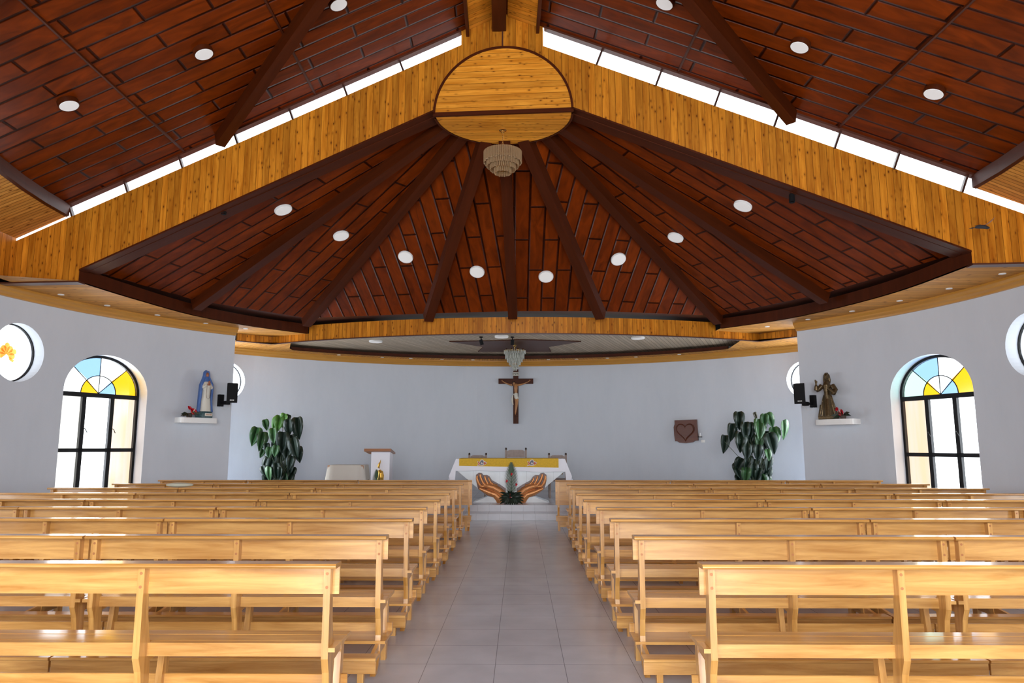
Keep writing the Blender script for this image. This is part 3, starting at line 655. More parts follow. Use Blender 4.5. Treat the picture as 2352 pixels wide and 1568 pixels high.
# clerestory glazing
def clerestory(sg,ss):
    wn[0]+=1; root=empty('window_%d'%wn[0]); root['kind']='structure'
    e=.67 if sg<0 else .65
    mb=MB(); pl=[(sg*e,TL(sg*e)-.02),(sg*8.3,TL(sg*8.3)-.02),(sg*8.3,RT(8.3)),(sg*e,RT(e))]
    mb.face([G(s,z,.05) for s,z in pl]); mb.build('window_pane',P_['w'],root)
    for s in ss:
        z=TL(s)-.02; h=RT(s)-z; u=Vector((sg*.39,.92)) ; w2=.016
        pl=[(s-w2,z),(s+w2,z),(s+w2+u.x*h*.9,z+u.y*h),(s-w2+u.x*h*.9,z+u.y*h)]
        mb=MB(); mb.face([G(a,b,0) for a,b in pl]); mb.face([G(a,b,.07) for a,b in pl[::-1]])
        for i in range(4): (a,b),(c,d)=pl[i],pl[(i+1)%4]; mb.face([G(a,b,0),G(a,b,.07),G(c,d,.07),G(c,d,0)])
        mb.build('muntin',M['leadbrown'],root)
clerestory(-1,[-7.07,-6.15,-5.24,-4.33,-3.42,-2.53,-1.61]); clerestory(1,[1.49,2.41,3.3,4.18,5.06,5.9,6.84])
# ---------------- pews ----------------
POST=[(0,.86),(0,.405),(.03,.33),(.045,.22),(.03,.12),(-.03,.05),(-.12,0),(-.05,0),(.04,.07),(.10,.14),(.125,.25),(.12,.36),(.125,.42),(.10,.49),(.072,.6),(.05,.86)]
FLEG=[(.36,.44),(.345,.30),(.33,.2),(.315,0),(.25,0),(.262,.2),(.28,.30),(.30,.44)]
def pew(x0,x1,yp,label,group='wooden pews in rows facing the altar'):
    L=x1-x0; root=empty('pew',((x0+x1)/2,yp,0)); tag(root,label,'pew',group); h=L/2
    ins=.035; th=.036
    posts=[-h+ins,-th/2,h-ins-th]
    for i,x in enumerate(posts):
        mb=MB(); mb.prism(POST,0,x,x+th)
        po=mb.build('rear_post',M['pew'],root)
        for z in ((.835,.765) if yp<9 else ()):
            pg=MB(); pg.tube([(x+th/2,-.001,z),(x+th/2,.004,z)],.0085,8); pg.build('dowel',M['peg'],po)
        mb=MB(); mb.prism(FLEG,0,x,x+th); mb.build('front_leg',M['pew'],root)
        mb=MB(); mb.prism([(.10,.44),(.34,.44),(.34,.385),(.10,.36)],0,x+.004,x+th-.004); mb.prism([(-.28,.07),(-.28,.135),(.02,.17),(.30,.165),(.30,.10),(.02,.09)],0,x+.006,x+th-.006); mb.build('side_rail',M['pew'],root)
    mb=MB(); mb.box(-h,h,-.038,.085,.865,.889,ch=.009); mb.build('top_rail',M['pew'],root)
    mb=MB(); mb.box(-h,h,.05,.07,.722,.866); mb.build('back_panel',M['pew'],root)
    mb=MB(); mb.box(-h,h,.268,.36,.440,.462,ch=.004); mb.box(-h,h,.139,.264,.440,.462,ch=.004)
    for a,b in ((-h,posts[0]),(posts[2]+th,h)): mb.box(a-.0,b,.0,.135,.440,.462)
    for a,b in zip(posts,posts[1:]): mb.box(a+th,b,.108,.136,.440,.462)
    mb.build('seat',M['pew'],root)
    mb=MB()
    for a,b in zip(posts,posts[1:]): mb.box(a+th,b,.085,.108,.395,.463)
    mb.build('apron',M['pew'],root)
    mb=MB(); mb.box(-h,h,.03,.30,.166,.184); mb.box(-h,h,.30,.32,.166,.244,ch=.003); mb.build('footrest_shelf',M['pew'],root)
    mb=MB(); mb.box(-h,h,-.30,-.18,.142,.162,ch=.004); mb.box(-h,h,-.29,-.272,.067,.141); mb.build('kneeler',M['pew'],root)
    for x in (posts[0]+.05,-.02,posts[2]-.05):
        mb=MB(); mb.box(x,x+.04,-.272,-.232,0,.142); mb.build('kneeler_foot',M['pew'],root)
    return root
def desk(x0,x1,yp,label):
    L=x1-x0; root=empty('kneeling_desk',((x0+x1)/2,yp,0)); tag(root,label,'kneeler','tall panelled kneeling desks before the sanctuary steps'); h=L/2; th=.036
    posts=[-h+.035,-th/2,h-.035-th]
    for x in posts:
        mb=MB(); mb.prism(POST,0,x,x+th); mb.build('post',M['pew'],root)
    mb=MB(); mb.box(-h,h,-.038,.09,.865,.889,ch=.009); mb.build('top_rail',M['pew'],root)
    mb=MB(); mb.box(-h,h,.05,.07,.44,.866); mb.build('back_panel',M['pew'],root)
    mb=MB(); mb.box(-h,h,-.16,-.03,.235,.265,ch=.004); mb.box(-h,h,-.15,-.13,.17,.234); mb.build('kneeler',M['pew'],root)
    mb=MB(); mb.box(-h+.03,h-.02,-.12,-.10,.07,.165); mb.build('stretcher',M['pew'],root)
    for x in (posts[0],-.02,posts[2]-.04):
        mb=MB(); mb.box(x,x+.04,-.14,-.10,0,.235); mb.build('foot',M['pew'],root)
ROW=[3.93,5.12,6.30,7.46,8.55,9.70,10.9,12.15,13.4]
LE=[[-.966,-3.05],[-.922,-3.01,-5.1],[-.918,-3.035,-5.12],[-.947,-3.07,-5.088,-7.15],[-.932,-3.037,-5.066,-7.1],[-.93,-3.039,-5.084,-7.1],[-.937,-3.033,-5.077,-7.063],[-.938,-2.996,-5.076,-6.789],[-.88,-2.958,-5.008,-6.644]]
RE=[[.952,3.04],[.784,2.959,5.0],[.77,2.95,5.0],[.775,2.921,5.037,6.9],[.739,2.826,4.898,6.95],[.743,2.817,4.891,6.95],[.746,2.816,4.918,6.917],[.775,2.855,4.942,6.734],[.649,2.746,4.844,6.592]]
ordn=['nearest','second','third','fourth','fifth','sixth','seventh','eighth']
posn=['beside the aisle','second from the aisle','third from the aisle']
for r,y in enumerate(ROW):
    for side,E_,sg in (('left',LE[r],-1),('right',RE[r],1)):
        for j in range(len(E_)-1):
            a,b=sorted((E_[j]+sg*(.016 if j else 0),E_[j+1]-sg*.0))
            last = j==len(E_)-2 and r>=6
            pl=posn[j] if not last else 'at the wall end of its row'
            if r<8:
                if (r,side,j)==(7,'left',2): pl='beside the pale cloth'
                if r==0: pl='cut by the frame bottom'
                pew(a,b,y+random.Random(r*9+j).uniform(-.012,.012)*(j>0),'honey pine pew, %s row %s, %s'%(ordn[r],'left of the aisle' if sg<0 else 'right of the aisle',pl))
            else:
                desk(a,b,y,'pine kneeling desk, front row %s of aisle, %s'%(side,pl))
# ---------------- lamps ----------------
def disc_lamp(p,r,label,group,nrm=Vector((0,0,-1)),name='ceiling_lamp',rim='white',th=.03):
    root=empty(name,p); tag(root,label,'ceiling light',group); q=nrm.to_track_quat('Z','Y').to_matrix().to_4x4()
    mb=MB(); mb.lathe([(0,-.01),(r,-.01),(r,th*.7),(r*.97,th),(r*.9,th)],28,M=q); mb.build('lamp_rim',M[rim],root,smooth=.6)
    mb=MB(); mb.lathe([(r*.9,th),(r*.86,th+.004),(0,th+.004)],28,M=q); mb.build('lamp_diffuser',M['lamp'],root)
def slope_n(sg):
    v=(near(sg*5,-1)-near(sg*1,-1)).cross(RD); v.normalize(); return v if v.z<0 else -v
nl=[(-4.242,8.926,'round ceiling lamp on the left slope, nearest the diagonal beam'),(-5.976,8.897,'round ceiling lamp farthest left on the high left slope'),(-2.48,8.996,'round ceiling lamp cut by the top edge, left slope'),
    (3.727,8.891,'round ceiling lamp on the right slope beside the diagonal beam'),(5.388,8.817,'round ceiling lamp farthest right on the high right slope'),(1.999,9.042,'round ceiling lamp cut by the top edge, right slope')]
for x,y,lb in nl:
    s=(Vector((x,y,0))-O).dot(GD); # height on slope
    k=1 if x>0 else -1; n=slope_n(k); a=near(k*1,-1); z=a.z-((x-a.x)*n.x+(y-a.y)*n.y)/n.z
    disc_lamp(Vector((x,y,z))+n*.0,.13,lb,'round lamps on the high nave ceiling',n,rim='beam',th=.07)
fl=['leftmost','second from the left','third from the left','left of the centre beam','right of the centre beam','third from the right','second from the right','rightmost']
fx=[(-4.182,12.209),(-3.508,13.644),(-2.343,14.38),(-.88,14.542),(.546,14.592),(2.016,14.341),(3.04,13.609),(3.802,11.819)]
for i,(x,y) in enumerate(fx):
    n=(V[i]-AP).cross(V[i+1]-AP).normalized(); n=n if n.z<0 else -n
    z=AP.z-((x-AP.x)*n.x+(y-AP.y)*n.y)/n.z
    disc_lamp(Vector((x,y,z)),.155,'white disc lamp on the fan shaped ceiling, '+fl[i],'white disc lamps on the fan shaped ceiling',n,th=.035)
for (x,y),lb in zip([(-3.606,17.795),(-.436,17.034),(2.862,17.28)],['left of the three disc lamps on the low sanctuary ceiling','middle of the three disc lamps on the low sanctuary ceiling','right of the three disc lamps on the low sanctuary ceiling']):
    disc_lamp(Vector((x,y,4.12)),.165,lb,'disc lamps on the sanctuary ceiling',th=.04)
dl=[(-8.05,12.295),(-7.8,13.284),(-7.35,14.29),(-6.8,15.288),(-6.2,16.0),(7.45,10.925),(7.25,11.975),(6.95,12.997),(6.55,14.02),(6.05,14.947),(5.5,15.84)]
dn=['first from the left picture edge','second from the left picture edge','third from the left picture edge','fourth from the left picture edge','nearest the left wall corner','first from the right picture edge','second from the right picture edge','third from the right picture edge','fourth from the right picture edge','near the right wall corner','nearest the sanctuary on the right']
for (x,y),d in zip(dl,dn):
    mb=MB(); mb.lathe([(.052,.003),(.052,-.010),(.035,-.012),(0,-.012)],16); o=mb.build('downlight',M['lampw'],loc=(x,y,4.14),smooth=.6); tag(o,'small recessed downlight in the pine soffit, '+d,'downlight','small downlights in the nave soffit')
for k,a in enumerate([-30,-22.5,-17.5,-12,-6.5,2,7,12,17.5,22.5,30]):
    p=pol(S,9.25,a,3.97); mb=MB(); mb.lathe([(.05,.003),(.05,-.010),(.035,-.012),(0,-.012)],16); o=mb.build('downlight',M['lampw'],loc=p,smooth=.6)
    tag(o,'small downlight over the sanctuary back wall, number %s along the curve from the left'%['one','two','three','four','five','six','seven','eight','nine','ten','eleven'][k],'downlight','small downlights over the sanctuary wall')
def spot(p,label,aim=Vector((0,.3,-1))):
    root=empty('spotlight',p); tag(root,label,'spotlight','black adjustable spotlights')
    mb=MB(); mb.lathe([(0,0),(.045,0),(.045,-.02),(.012,-.03),(.012,-.09)],14); mb.build('mount',M['black'],root)
    q=aim.normalized().to_track_quat('Z','Y').to_matrix().to_4x4(); q.translation=Vector((0,0,-.11))
    mb=MB(); mb.lathe([(0,-.04),(.042,-.04),(.045,.09),(.036,.09),(.03,.07),(0,.07)],14,M=q); mb.build('lamp_head',M['black'],root)
spot(G(-4.6,5.46,.2),'black spotlight under the left sloping pine beam',Vector((.1,-.2,-1))); spot(G(4.45,5.40,.2),'black spotlight under the right sloping pine beam',Vector((-.1,-.2,-1)))
spot(Vector((-.933,17.168,4.12)),'black spotlight under the low sanctuary ceiling, left of the pair',Vector((.3,.2,-1))); spot(Vector((-.177,17.177,4.12)),'black spotlight under the low sanctuary ceiling, right of the pair',Vector((0,.1,-1)))
# ---------------- chandeliers ----------------
def m_crystal(name,col,r=.12):
    m,nt,b,N,L=NT(name); b.inputs['Base Color'].default_value=(*col,1); b.inputs['Roughness'].default_value=r; b.inputs['Transmission Weight'].default_value=.35; b.inputs['IOR'].default_value=1.45; b.inputs['Metallic'].default_value=.15; b.inputs['Coat Weight'].default_value=.6; return m
M['cry1']=m_crystal('champagne_crystal',(.52,.35,.19)); M['cry2']=m_crystal('clear_crystal',(.62,.64,.58),.08)
def tier(root,r,z1,h,n,mat,rr,name='crystal_tier'):
    mb=MB()
    for k in range(n):
        a=2*PI*k/n; x,y=r*math.cos(a),r*math.sin(a); hh=h*(1+.05*math.sin(k*2.3))
        mb.tube([(x,y,z1),(x,y,z1-hh*.94),(x,y,z1-hh)],[rr,rr,rr*.3],5)
    return mb.build(name,mat,root)
ch=empty('chandelier',(-.276,11.3,6.70)); tag(ch,'round champagne crystal chandelier on a brass chain under the pine medallion','chandelier')
mb=MB(); mb.lathe([(0,0),(.06,0),(.062,-.02),(.03,-.03),(.028,-.05),(.012,-.06),(0,-.06)],20); mb.build('canopy',M['brass'],ch,smooth=.7)
mb=MB()
for k in range(13):
    z=-.065-k*.028; t=PI/2*(k%2); c,s=math.cos(t),math.sin(t)
    pts=[(.011*c*math.cos(u),.011*s*math.cos(u),z-.014+.02*math.sin(u)) for u in [2*PI*i/10 for i in range(11)]]
    mb.tube(pts,.0045,5,caps=False)
mb.build('chain',M['brass'],ch)
mb=MB(); 
for r,z in ((.30,-.40),(.255,-.52),(.20,-.60),(.13,-.68)):
    mb.tube([(r*math.cos(2*PI*k/36),r*math.sin(2*PI*k/36),z) for k in range(37)],.006,5,caps=False)
for k in range(6):
    a=PI*k/3; mb.tube([(.31*math.cos(a),.31*math.sin(a),-.40),(0,0,-.42)],.005,5)
mb.tube([(0,0,-.40),(0,0,-.7)],.02,8); mb.build('frame',M['brass'],ch)
tier(ch,.305,-.395,.19,64,M['cry1'],.013); tier(ch,.26,-.52,.13,52,M['cry1'],.013); tier(ch,.205,-.60,.11,42,M['cry1'],.012); tier(ch,.135,-.68,.09,28,M['cry1'],.011)
ch=empty('chandelier',(-.13,18.54,4.12)); tag(ch,'clear crystal chandelier with gold crown tapering down above the crucifix','chandelier')
mb=MB(); mb.lathe([(0,0),(.05,0),(.05,-.03),(.015,-.06),(.015,-.13),(.05,-.15),(0,-.17)],16); mb.build('canopy',M['brass'],ch,smooth=.7)
mb=MB(); mb.tube([(.27*math.cos(2*PI*k/36),.27*math.sin(2*PI*k/36),-.17) for k in range(37)],.012,6,caps=False)
for k in range(10):
    a=2*PI*k/10; mb.ball((.26*math.cos(a),.26*math.sin(a),-.15),.028,8)
for k in range(5):
    a=2*PI*k/5; mb.tube([(.27*math.cos(a),.27*math.sin(a),-.17),(0,0,-.14)],.008,5)
mb.build('frame',M['brass'],ch)
for r,z,h,n in ((.27,-.15,.10,36),(.235,-.20,.18,34),(.19,-.30,.16,28),(.14,-.38,.16,22),(.09,-.46,.14,14),(.045,-.54,.14,8)): tier(ch,r,z,h,n,M['cry2'],.014)
# ---------------- altar ----------------
al=empty('altar',(-.20,16.44,.26)); tag(al,'white stone altar narrowing to a waist, with gilded cupped hands on its front','altar')
mb=MB()
prof=[(1.20,.71),(1.20,.69),(.52,.13),(.86,0)]   # half width, height
def alt_ring(hw,z,d): return [(-hw,-d,z),(hw,-d,z),(hw,.75-(.3 if hw<.8 else 0),z),(-hw,.75-(.3 if hw<.8 else 0),z)]
rg=[alt_ring(.86,0,.02),alt_ring(.52,.13,.02),alt_ring(1.20,.69,.02),alt_ring(1.20,.95,.02)]
for a,b in zip(rg,rg[1:]):
    for i in range(4): mb.face([a[i],a[(i+1)%4],b[(i+1)%4],b[i]],None)
mb.face(rg[0][::-1]); mb.face(rg[-1]); mb.build('body',M['stone'],al)
# cupped hands relief; drawing units k: metres
K=.00140; HX=lambda u:(u-1105)*K; HZ=lambda v:.955-(v-380)*K-.26+.27-.01
def hands(mir):
    mb=MB(); f=(lambda u:2*1108-u) if mir else (lambda u:u)
    def T(pts,rad,dy=0,fl=1):
        P=[Vector((HX(f(u)),-.06-dy-(d if True else 0),HZ(v))) for u,v,d in pts]; mb.tube(P,[r*K for r in rad],12)
    # forearm / thumb edge (lower lobe)
    T([(930,1120,0),(930,1060,.0),(905,985,.0),(850,935,.01),(760,905,.03),(680,870,.045),(600,835,.06)],[42,46,60,52,44,32,18])
    # palm rising toward the fingers
    T([(985,1000,.0),(975,930,.0),(900,868,.0),(820,825,.0),(740,805,.0),(680,795,.0)],[50,58,60,52,46,36])
    # four fingers
    T([(690,812,.0),(620,800,.015),(583,745,.03),(563,685,.04),(566,636,.04)],[28,26,24,21,15])
    T([(735,800,.0),(668,765,.015),(636,705,.025),(616,652,.03),(612,614,.03)],[26,25,23,20,15])
    T([(800,795,.0),(735,768,.01),(708,718,.02),(690,672,.02),(688,640,.02)],[24,23,20,18,13])
    T([(885,800,.0),(815,775,.005),(776,738,.01),(752,696,.01),(744,666,.01)],[22,20,18,15,12])
    return organic('hand_relief',mb,M['copper'],al,voxel=.0055,it=2)
hands(False); hands(True)
mb=MB()
for mir in (0,1):
    f=(lambda u:2*1108-u) if mir else (lambda u:u)
    ol=[(905,1125),(905,1010),(860,985),(730,960),(575,840),(545,720),(543,625),(590,592),(640,600),(660,630),(720,628),(760,650),(800,710),(930,780),(1020,840),(1020,1125)]
    mb.prism([(HX(f(u)),HZ(v)) for u,v in ol],1,-.045,-.018)
mb.build('relief_backing',M['carved'],al)
# altar cloth
ac=empty('altar_cloth',(-.215,16.44,.26)); tag(ac,'white linen cloth draped over the altar with hanging corners','cloth')
mb=MB(); hw=1.225; y0=-.055; y1=.80; zt=.965
def wave(x): return .012*math.sin(x*9)+.008*math.sin(x*23)
nx=48; X=[-hw+2*hw*i/nx for i in range(nx+1)]
for a,b in zip(X,X[1:]):
    za=.69+.008*math.sin(a*7)-.012*a; zb=.69+.008*math.sin(b*7)-.012*b
    mb.face([(a,y0,zt),(a,y0-.02-abs(wave(a)),za),(b,y0-.02-abs(wave(b)),zb),(b,y0,zt)]); mb.face([(a,y0,zt),(b,y0,zt),(b,y1,zt),(a,y1,zt)])
for sg in (-1,1):
    Y=[y0+(y1-y0)*i/12 for i in range(13)]
    for i,(a,b) in enumerate(zip(Y,Y[1:])):
        fa=lambda t,i:(sg*(hw+.05+.13*(.4+.6*math.sin(i*1.1+.8)**2)),t,.42+.12*math.sin(i*.9)**2)
        mb.face([(sg*hw,a,zt),(sg*hw,b,zt),fa(b,i+1),fa(a,i)])
    # corner fold
    c=(sg*(hw+.15),y0-.06,.58); mb.face([(sg*hw,y0,zt),(sg*(hw),y0-.03,.69),c]); mb.face([(sg*hw,y0,zt),c,fa(y0,0)]); mb.face([(sg*hw,y0-.03,.69),(sg*(hw+.02),y0-.02,.45),(sg*(hw+.1),y0-.03,.44),c])
mb.build('linen',M['cloth'],ac,smooth=.8)
rn=empty('table_runner',(-.25,16.37,.26)); tag(rn,'yellow runner with two embroidered fish hanging over the altar front','runner')
mb=MB()
for a,b in zip(X,X[1:]):
    a*=.91; b*=.91; ya=.0; za=.79-.018*a; zb=.79-.018*b; mb.face([(a,ya,.972),(a,ya-.012,za),(b,ya-.012,zb),(b,ya,.972)]); mb.face([(a,0,.972),(b,0,.972),(b,.85,.972),(a,.85,.972)])
mb.build('fabric',M['yellow'],rn)
M['fishg']=plain('grey_embroidery',(.16,.17,.22),.8,bump=.3,bscale=200); M['fisho']=plain('orange_embroidery',(.60,.13,.05),.8); M['fishw']=plain('white_embroidery',(.75,.68,.62),.8)
for cx in (-.60,.52):
    fr=empty('fish_emblem',(cx,-.018,.875),parent=rn)
    E_=lambda pts,y,m_,nm:(lambda mb:(mb.prism([(x/1000,z/1000) for x,z in pts],1,-y,-y+.004),mb.build(nm,M[m_],fr)))(MB())
    E_([(-120,-75),(-85,-20),(-110,45),(-60,15),(-30,70),(20,78),(50,40),(115,5),(60,-50),(0,-65),(-50,-55)],.004,'fishw','fish_outline')
    E_([(-105,-60),(-75,-20),(-95,30),(-55,10),(-45,-25)],.008,'fisho','fish_tail'); E_([(-45,-35),(-45,20),(-10,60),(25,55),(35,20),(30,-30),(0,-45)],.008,'fishg','fish_body'); E_([(40,-35),(42,20),(65,15),(105,2),(65,-35)],.008,'fisho','fish_head')
    E_([(-25,-10),(-10,20),(10,-5),(22,25),(15,-25),(-10,-30)],.011,'fishw','fish_scale'); E_([(70,-5),(78,5),(86,-3),(78,-10)],.011,'fishg','fish_eye')
# plants helpers
def leaf_poly(w,h,n=10,heart=True):
    R=[]
    for k in range(n+1):
        t=k/n
        if heart: x=w*.5*(math.sin(PI*min(1,t*1.02))**.7)*(1-.35*t); z=-h*t+ (h*.22*math.sin(PI*t)**.5 if t<.35 else h*.22*(1-t)**.8*.9)
        else: x=w*.5*math.sin(PI*t)**.8; z=-h*t
        R.append((x,z))
    return R
def add_leaf(mb,c,w,h,rot,tilt,yaw,heart=True,mi=0,curl=.15):
    R=leaf_poly(w,h,heart=heart); Mx=Matrix.Translation(c)@Matrix.Rotation(yaw,4,'Z')@Matrix.Rotation(rot,4,'Y')@Matrix.Rotation(tilt,4,'X')
    mid=[(0,(-h*k/(len(R)-1))*.98+ (0 if k else -h*.02)) for k in range(len(R))]
    for i in range(len(R)-1):
        for sg in (-1,1):
            q=[Vector((0,0,mid[i][1])),Vector((sg*R[i][0],-curl*R[i][0]*1.2+.0,R[i][1])),Vector((sg*R[i+1][0],-curl*R[i+1][0]*1.2,R[i+1][1])),Vector((0,0,mid[i+1][1]))]
            mb.face([Mx@(p+Vector((0,curl*h*.5*((p.z/h)**2),h*.5))) for p in q],None,mi)
def potted(loc,leaves,label,mats):
    root=empty('potted_anthurium',loc); tag(root,label,'plant')
    rn_=random.Random(11); leaves=list(leaves)+[(rn_.uniform(-.38,.38),rn_.uniform(.38,.85),rn_.uniform(.26,.36),rn_.uniform(-.5,.5),rn_.uniform(-.6,.6),1 if rn_.random()<.75 else 0,rn_.uniform(-.1,.2)) for _ in range(26)]
    mb=MB(); mb.lathe([(0,0),(.15,0),(.20,.30),(.215,.30),(.215,.34),(.19,.34),(.17,.28),(0,.28)],24); mb.build('pot',M['pot'],root,smooth=.6)
    rnd=random.Random(3); st=MB()
    for (x,z,s,rot,yaw,mi,d) in leaves:
        mb=MB(); add_leaf(mb,Vector((x,d,z)),s*.84,s*1.12,rot,rnd.uniform(-.25,.15),yaw,True,0,.22); o=mb.build('leaf',M[mats[mi]],root,smooth=True)
        sm=o.modifiers.new('t','SOLIDIFY'); sm.thickness=.004
        top=Vector((x,d+.02,z)); st.tube([Vector((x*.1,0,.3)),Vector((x*.45,d*.4+.02,.3+(z-.3)*.65)),top+Vector((0,0,s*.2))],.006,5)
    st.build('stems',M['stem'],root)
k=.00168
def conv(L_,x0,y0,kk,zb): return [((x-x0)*kk,zb-(y-y0)*kk,s*kk*1.08,rot,yaw,mi,d) for x,y,s,rot,yaw,mi,d in L_]
PLz=.26
LL=[(225,470,235,.25,.5,0,0),(370,300,140,-.3,.7,0,.05),(340,540,240,.2,.9,0,-.05),(300,540,200,.0,.9,1,.05),(340,715,110,.3,.6,0,0),(530,290,180,.25,.0,2,-.05),(585,280,200,.1,.2,2,-.1),(640,240,180,.3,-.2,2,-.05),(685,215,120,.4,.6,1,0),
 (520,460,190,-.1,.0,0,-.12),(735,345,205,.05,-.1,1,-.1),(860,350,270,-.12,-.25,1,-.05),(815,360,170,.1,-.1,1,0),(655,560,260,.05,.2,1,-.1),(840,640,260,-.2,-.2,1,-.12),(430,640,130,-.1,.1,1,-.1),(470,700,140,.1,.2,0,-.12),(560,680,150,.2,.1,0,-.12),(720,690,240,0,0,1,-.05),(620,740,250,.2,.3,1,-.02),(780,560,200,-.2,0,1,.0),(870,730,200,-.2,0,1,.05),(520,590,150,.3,.2,1,0)]
potted((-5.86,17.7,PLz),conv(LL,600,765,k,.98),'large leafy anthurium against the back wall at the left of the sanctuary',['leaf','leafd','leafb'])
k2=.00126
LR=[(1230,690,290,0,0,1,-.1),(1090,910,290,.1,.3,1,-.05),(960,1130,290,.15,.4,1,0),(1340,880,280,.0,.1,1,-.1),(1430,880,270,0,-.1,1,-.05),(1240,1090,330,.1,.1,1,-.1),(1600,850,340,.1,.2,0,-.12),(1700,690,220,.1,-.2,0,-.1),(1830,680,250,-.35,.2,0,-.05),(1570,600,130,-.4,.5,3,0),(2080,870,330,-.3,.6,0,-.05),(1900,990,310,-.1,.1,0,-.05),(1820,1120,350,-.25,-.1,1,-.1),
 (1340,1270,260,0,0,1,-.12),(1550,1290,260,0,.1,1,-.1),(1740,1330,190,-.1,.2,0,-.12),(1600,1090,260,.1,.2,0,-.05),(1720,1060,300,.1,-.3,1,0),(1450,1060,250,.2,.2,1,.02),(1720,820,220,.1,1.2,1,0),(1420,1230,260,.1,0,1,0),(1620,1220,260,-.1,0,1,.05)]
potted((5.55,17.35,PLz),conv(LR,1500,1390,k2,.96),'large leafy anthurium below the carved heart at the right of the sanctuary',['leaf','leafd','leafb','leafbrown'])
# arrangement in front of the altar
def fern_arr(loc,h,wd,label,vase=True,s=1):
    root=empty('flower_arrangement',loc); tag(root,label,'flower arrangement','fern and red flower arrangements')
    z0=.0
    mb=MB(); mb.lathe([(0,0),(.05*s,0),(.085*s,.05*s),(.09*s,.10*s),(.06*s,.14*s),(.065*s,.155*s),(0,.15*s)],20); mb.build('vase',M['white'],root,smooth=.7)
    mb=MB(); mb.tube([(0,0,.12*s),(0,-.01,h*.5),(-.01*s,0,h)],[.008*s,.006*s,.003*s],6)
    n=26
    for k in range(n):
        t=k/(n-1); z=h*(.28+.70*t); L_=wd*.5*(math.sin(PI*(.25+.72*t))**.8)+.01
        for sg in (-1,1):
            a=Vector((0,-.008,z)); b=Vector((sg*L_,-.02,z+L_*.42)); d=Vector((0,0,.013*s)); mb.face([a-d*.75,a.lerp(b,.6)-d*.65,b,a.lerp(b,.6)+d*.65,a+d*.75])
    # closed blade at the tip
    for sg in (-1,1): mb.face([(0,-.012,h*.62),(sg*wd*.22,-.02,h*.80),(sg*wd*.12,-.015,h*.93),(0,-.012,h*1.0)])
    mb.build('fern_leaf',M['fern'],root)
    rnd=random.Random(5)
    def blade(o_,d_,L_,wd_):
        mb=MB(); d_=d_.normalized(); sd_=Vector((-d_.z,0,d_.x)).normalized()*wd_; dn=Vector((0,-.02,-.03))*s
        pts=[(o_,.25),(o_+d_*L_*.3,1),(o_+d_*L_*.6+dn*.5,.9),(o_+d_*L_*.85+dn,.45),(o_+d_*L_+dn*1.6,0)]
        for (p,w_),(q,v_) in zip(pts,pts[1:]):
            for sg in (-1,1): mb.face([p,p+sd_*w_*sg+Vector((0,-.01,0)),q+sd_*v_*sg+Vector((0,-.01,0)),q] if v_ else [p,p+sd_*w_*sg+Vector((0,-.01,0)),q])
        mb.build('broad_leaf',M['leafd'],root)
    for k in range(15):
        a=-.55+4.25*k/14; blade(Vector((0,-.03-.02*(k%2),.15*s)),Vector((math.cos(a),-.25,math.sin(a)*.75+.05)),(.25+.06*rnd.random())*s*(.7 if .8<a<2.4 else 1),.034*s)
    for k in range(8):
        a=-.9+.26*k; blade(Vector((math.sin(a)*.05,-.08,.14*s)),Vector((math.sin(a)*1.1,-.3,-.75)),.15*s,.030*s)
    for (x,z) in ((.005,.60),(-.10,.46),(.11,.39),(-.03,.19),(-.02,.12)):
        if not vase and z>.3: continue
        mb=MB(); add_leaf(mb,Vector((x*s,-.06,z*h/.85)),.055*s,.065*s,.3,.1,.2,True,0,.2); mb.tube([(x*s,-.065,z*h/.85-.01),(x*s+.006,-.085,z*h/.85+.025)],.005*s,5)
        mb.build('red_flower',M['red'],root)
    return root
fern_arr((-.19,16.02,.26),.90,.29,'tall fern leaf with red anthuriums in a white vase before the altar')
# ---------------- lectern etc ----------------
lc=empty('lectern',(-3.23,17.0,.26)); tag(lc,'white lectern with brown sloping top and gold flame emblem','lectern')
mb=MB(); mb.box(-.215,.215,-.15,.25,0,1.11,ch=0); mb.build('pedestal',M['cloth'],lc)
mb=MB(); mb.prism([(-.27,1.13),(-.27,1.19),(.33,1.10),(.33,1.06)],0,-.36,.26); mb.build('reading_board',M['lectwood'],lc)
mb=MB(); mb.tube([(-.02,-.165,.74),(-.035,-.175,.78),(-.02,-.18,.84),(.0,-.175,.88),(.01,-.17,.95)],[.02,.045,.04,.022,.004],10,flat=.6); organic('flame_emblem',mb,M['goldleaf'],lc,voxel=.008,it=2)
mb=MB(); mb.tube([(-.01,-.17,.42),(.02,-.18,.55),(.02,-.18,.64),(-.02,-.175,.70)],[.07,.075,.06,.035],12); mb.tube([(.06,-.18,.45),(.07,-.18,.58),(.05,-.18,.68)],[.03,.028,.018],8); mb.tube([(-.05,-.19,.45),(-.05,-.2,.58),(-.045,-.19,.69)],[.025,.025,.015],8); organic('holding_hand_emblem',mb,M['goldleaf'],lc,voxel=.008,it=2)
fern_arr((-3.28,16.70,.26),.72,.20,'small fern with a red flower in front of the white lectern',False,.8)
tb=empty('side_table',(-4.17,17.7,.26)); tag(tb,'small wooden table covered by a beige cloth left of the lectern','table')
for x in (-.4,.4):
    for y in (-.25,.25): mb=MB(); mb.box(x-.03,x+.03,y-.03,y+.03,0,.78); mb.build('leg',M['lectwood'],tb)
mb=MB(); mb.box(-.43,.43,-.3,.3,.77,.79); mb.build('tabletop',M['lectwood'],tb)
tc_=empty('table_cloth',(-4.17,17.7,.26)); tag(tc_,'beige cloth draped over the small table left of the lectern','cloth')
mb=MB(); N_=40; per=[]
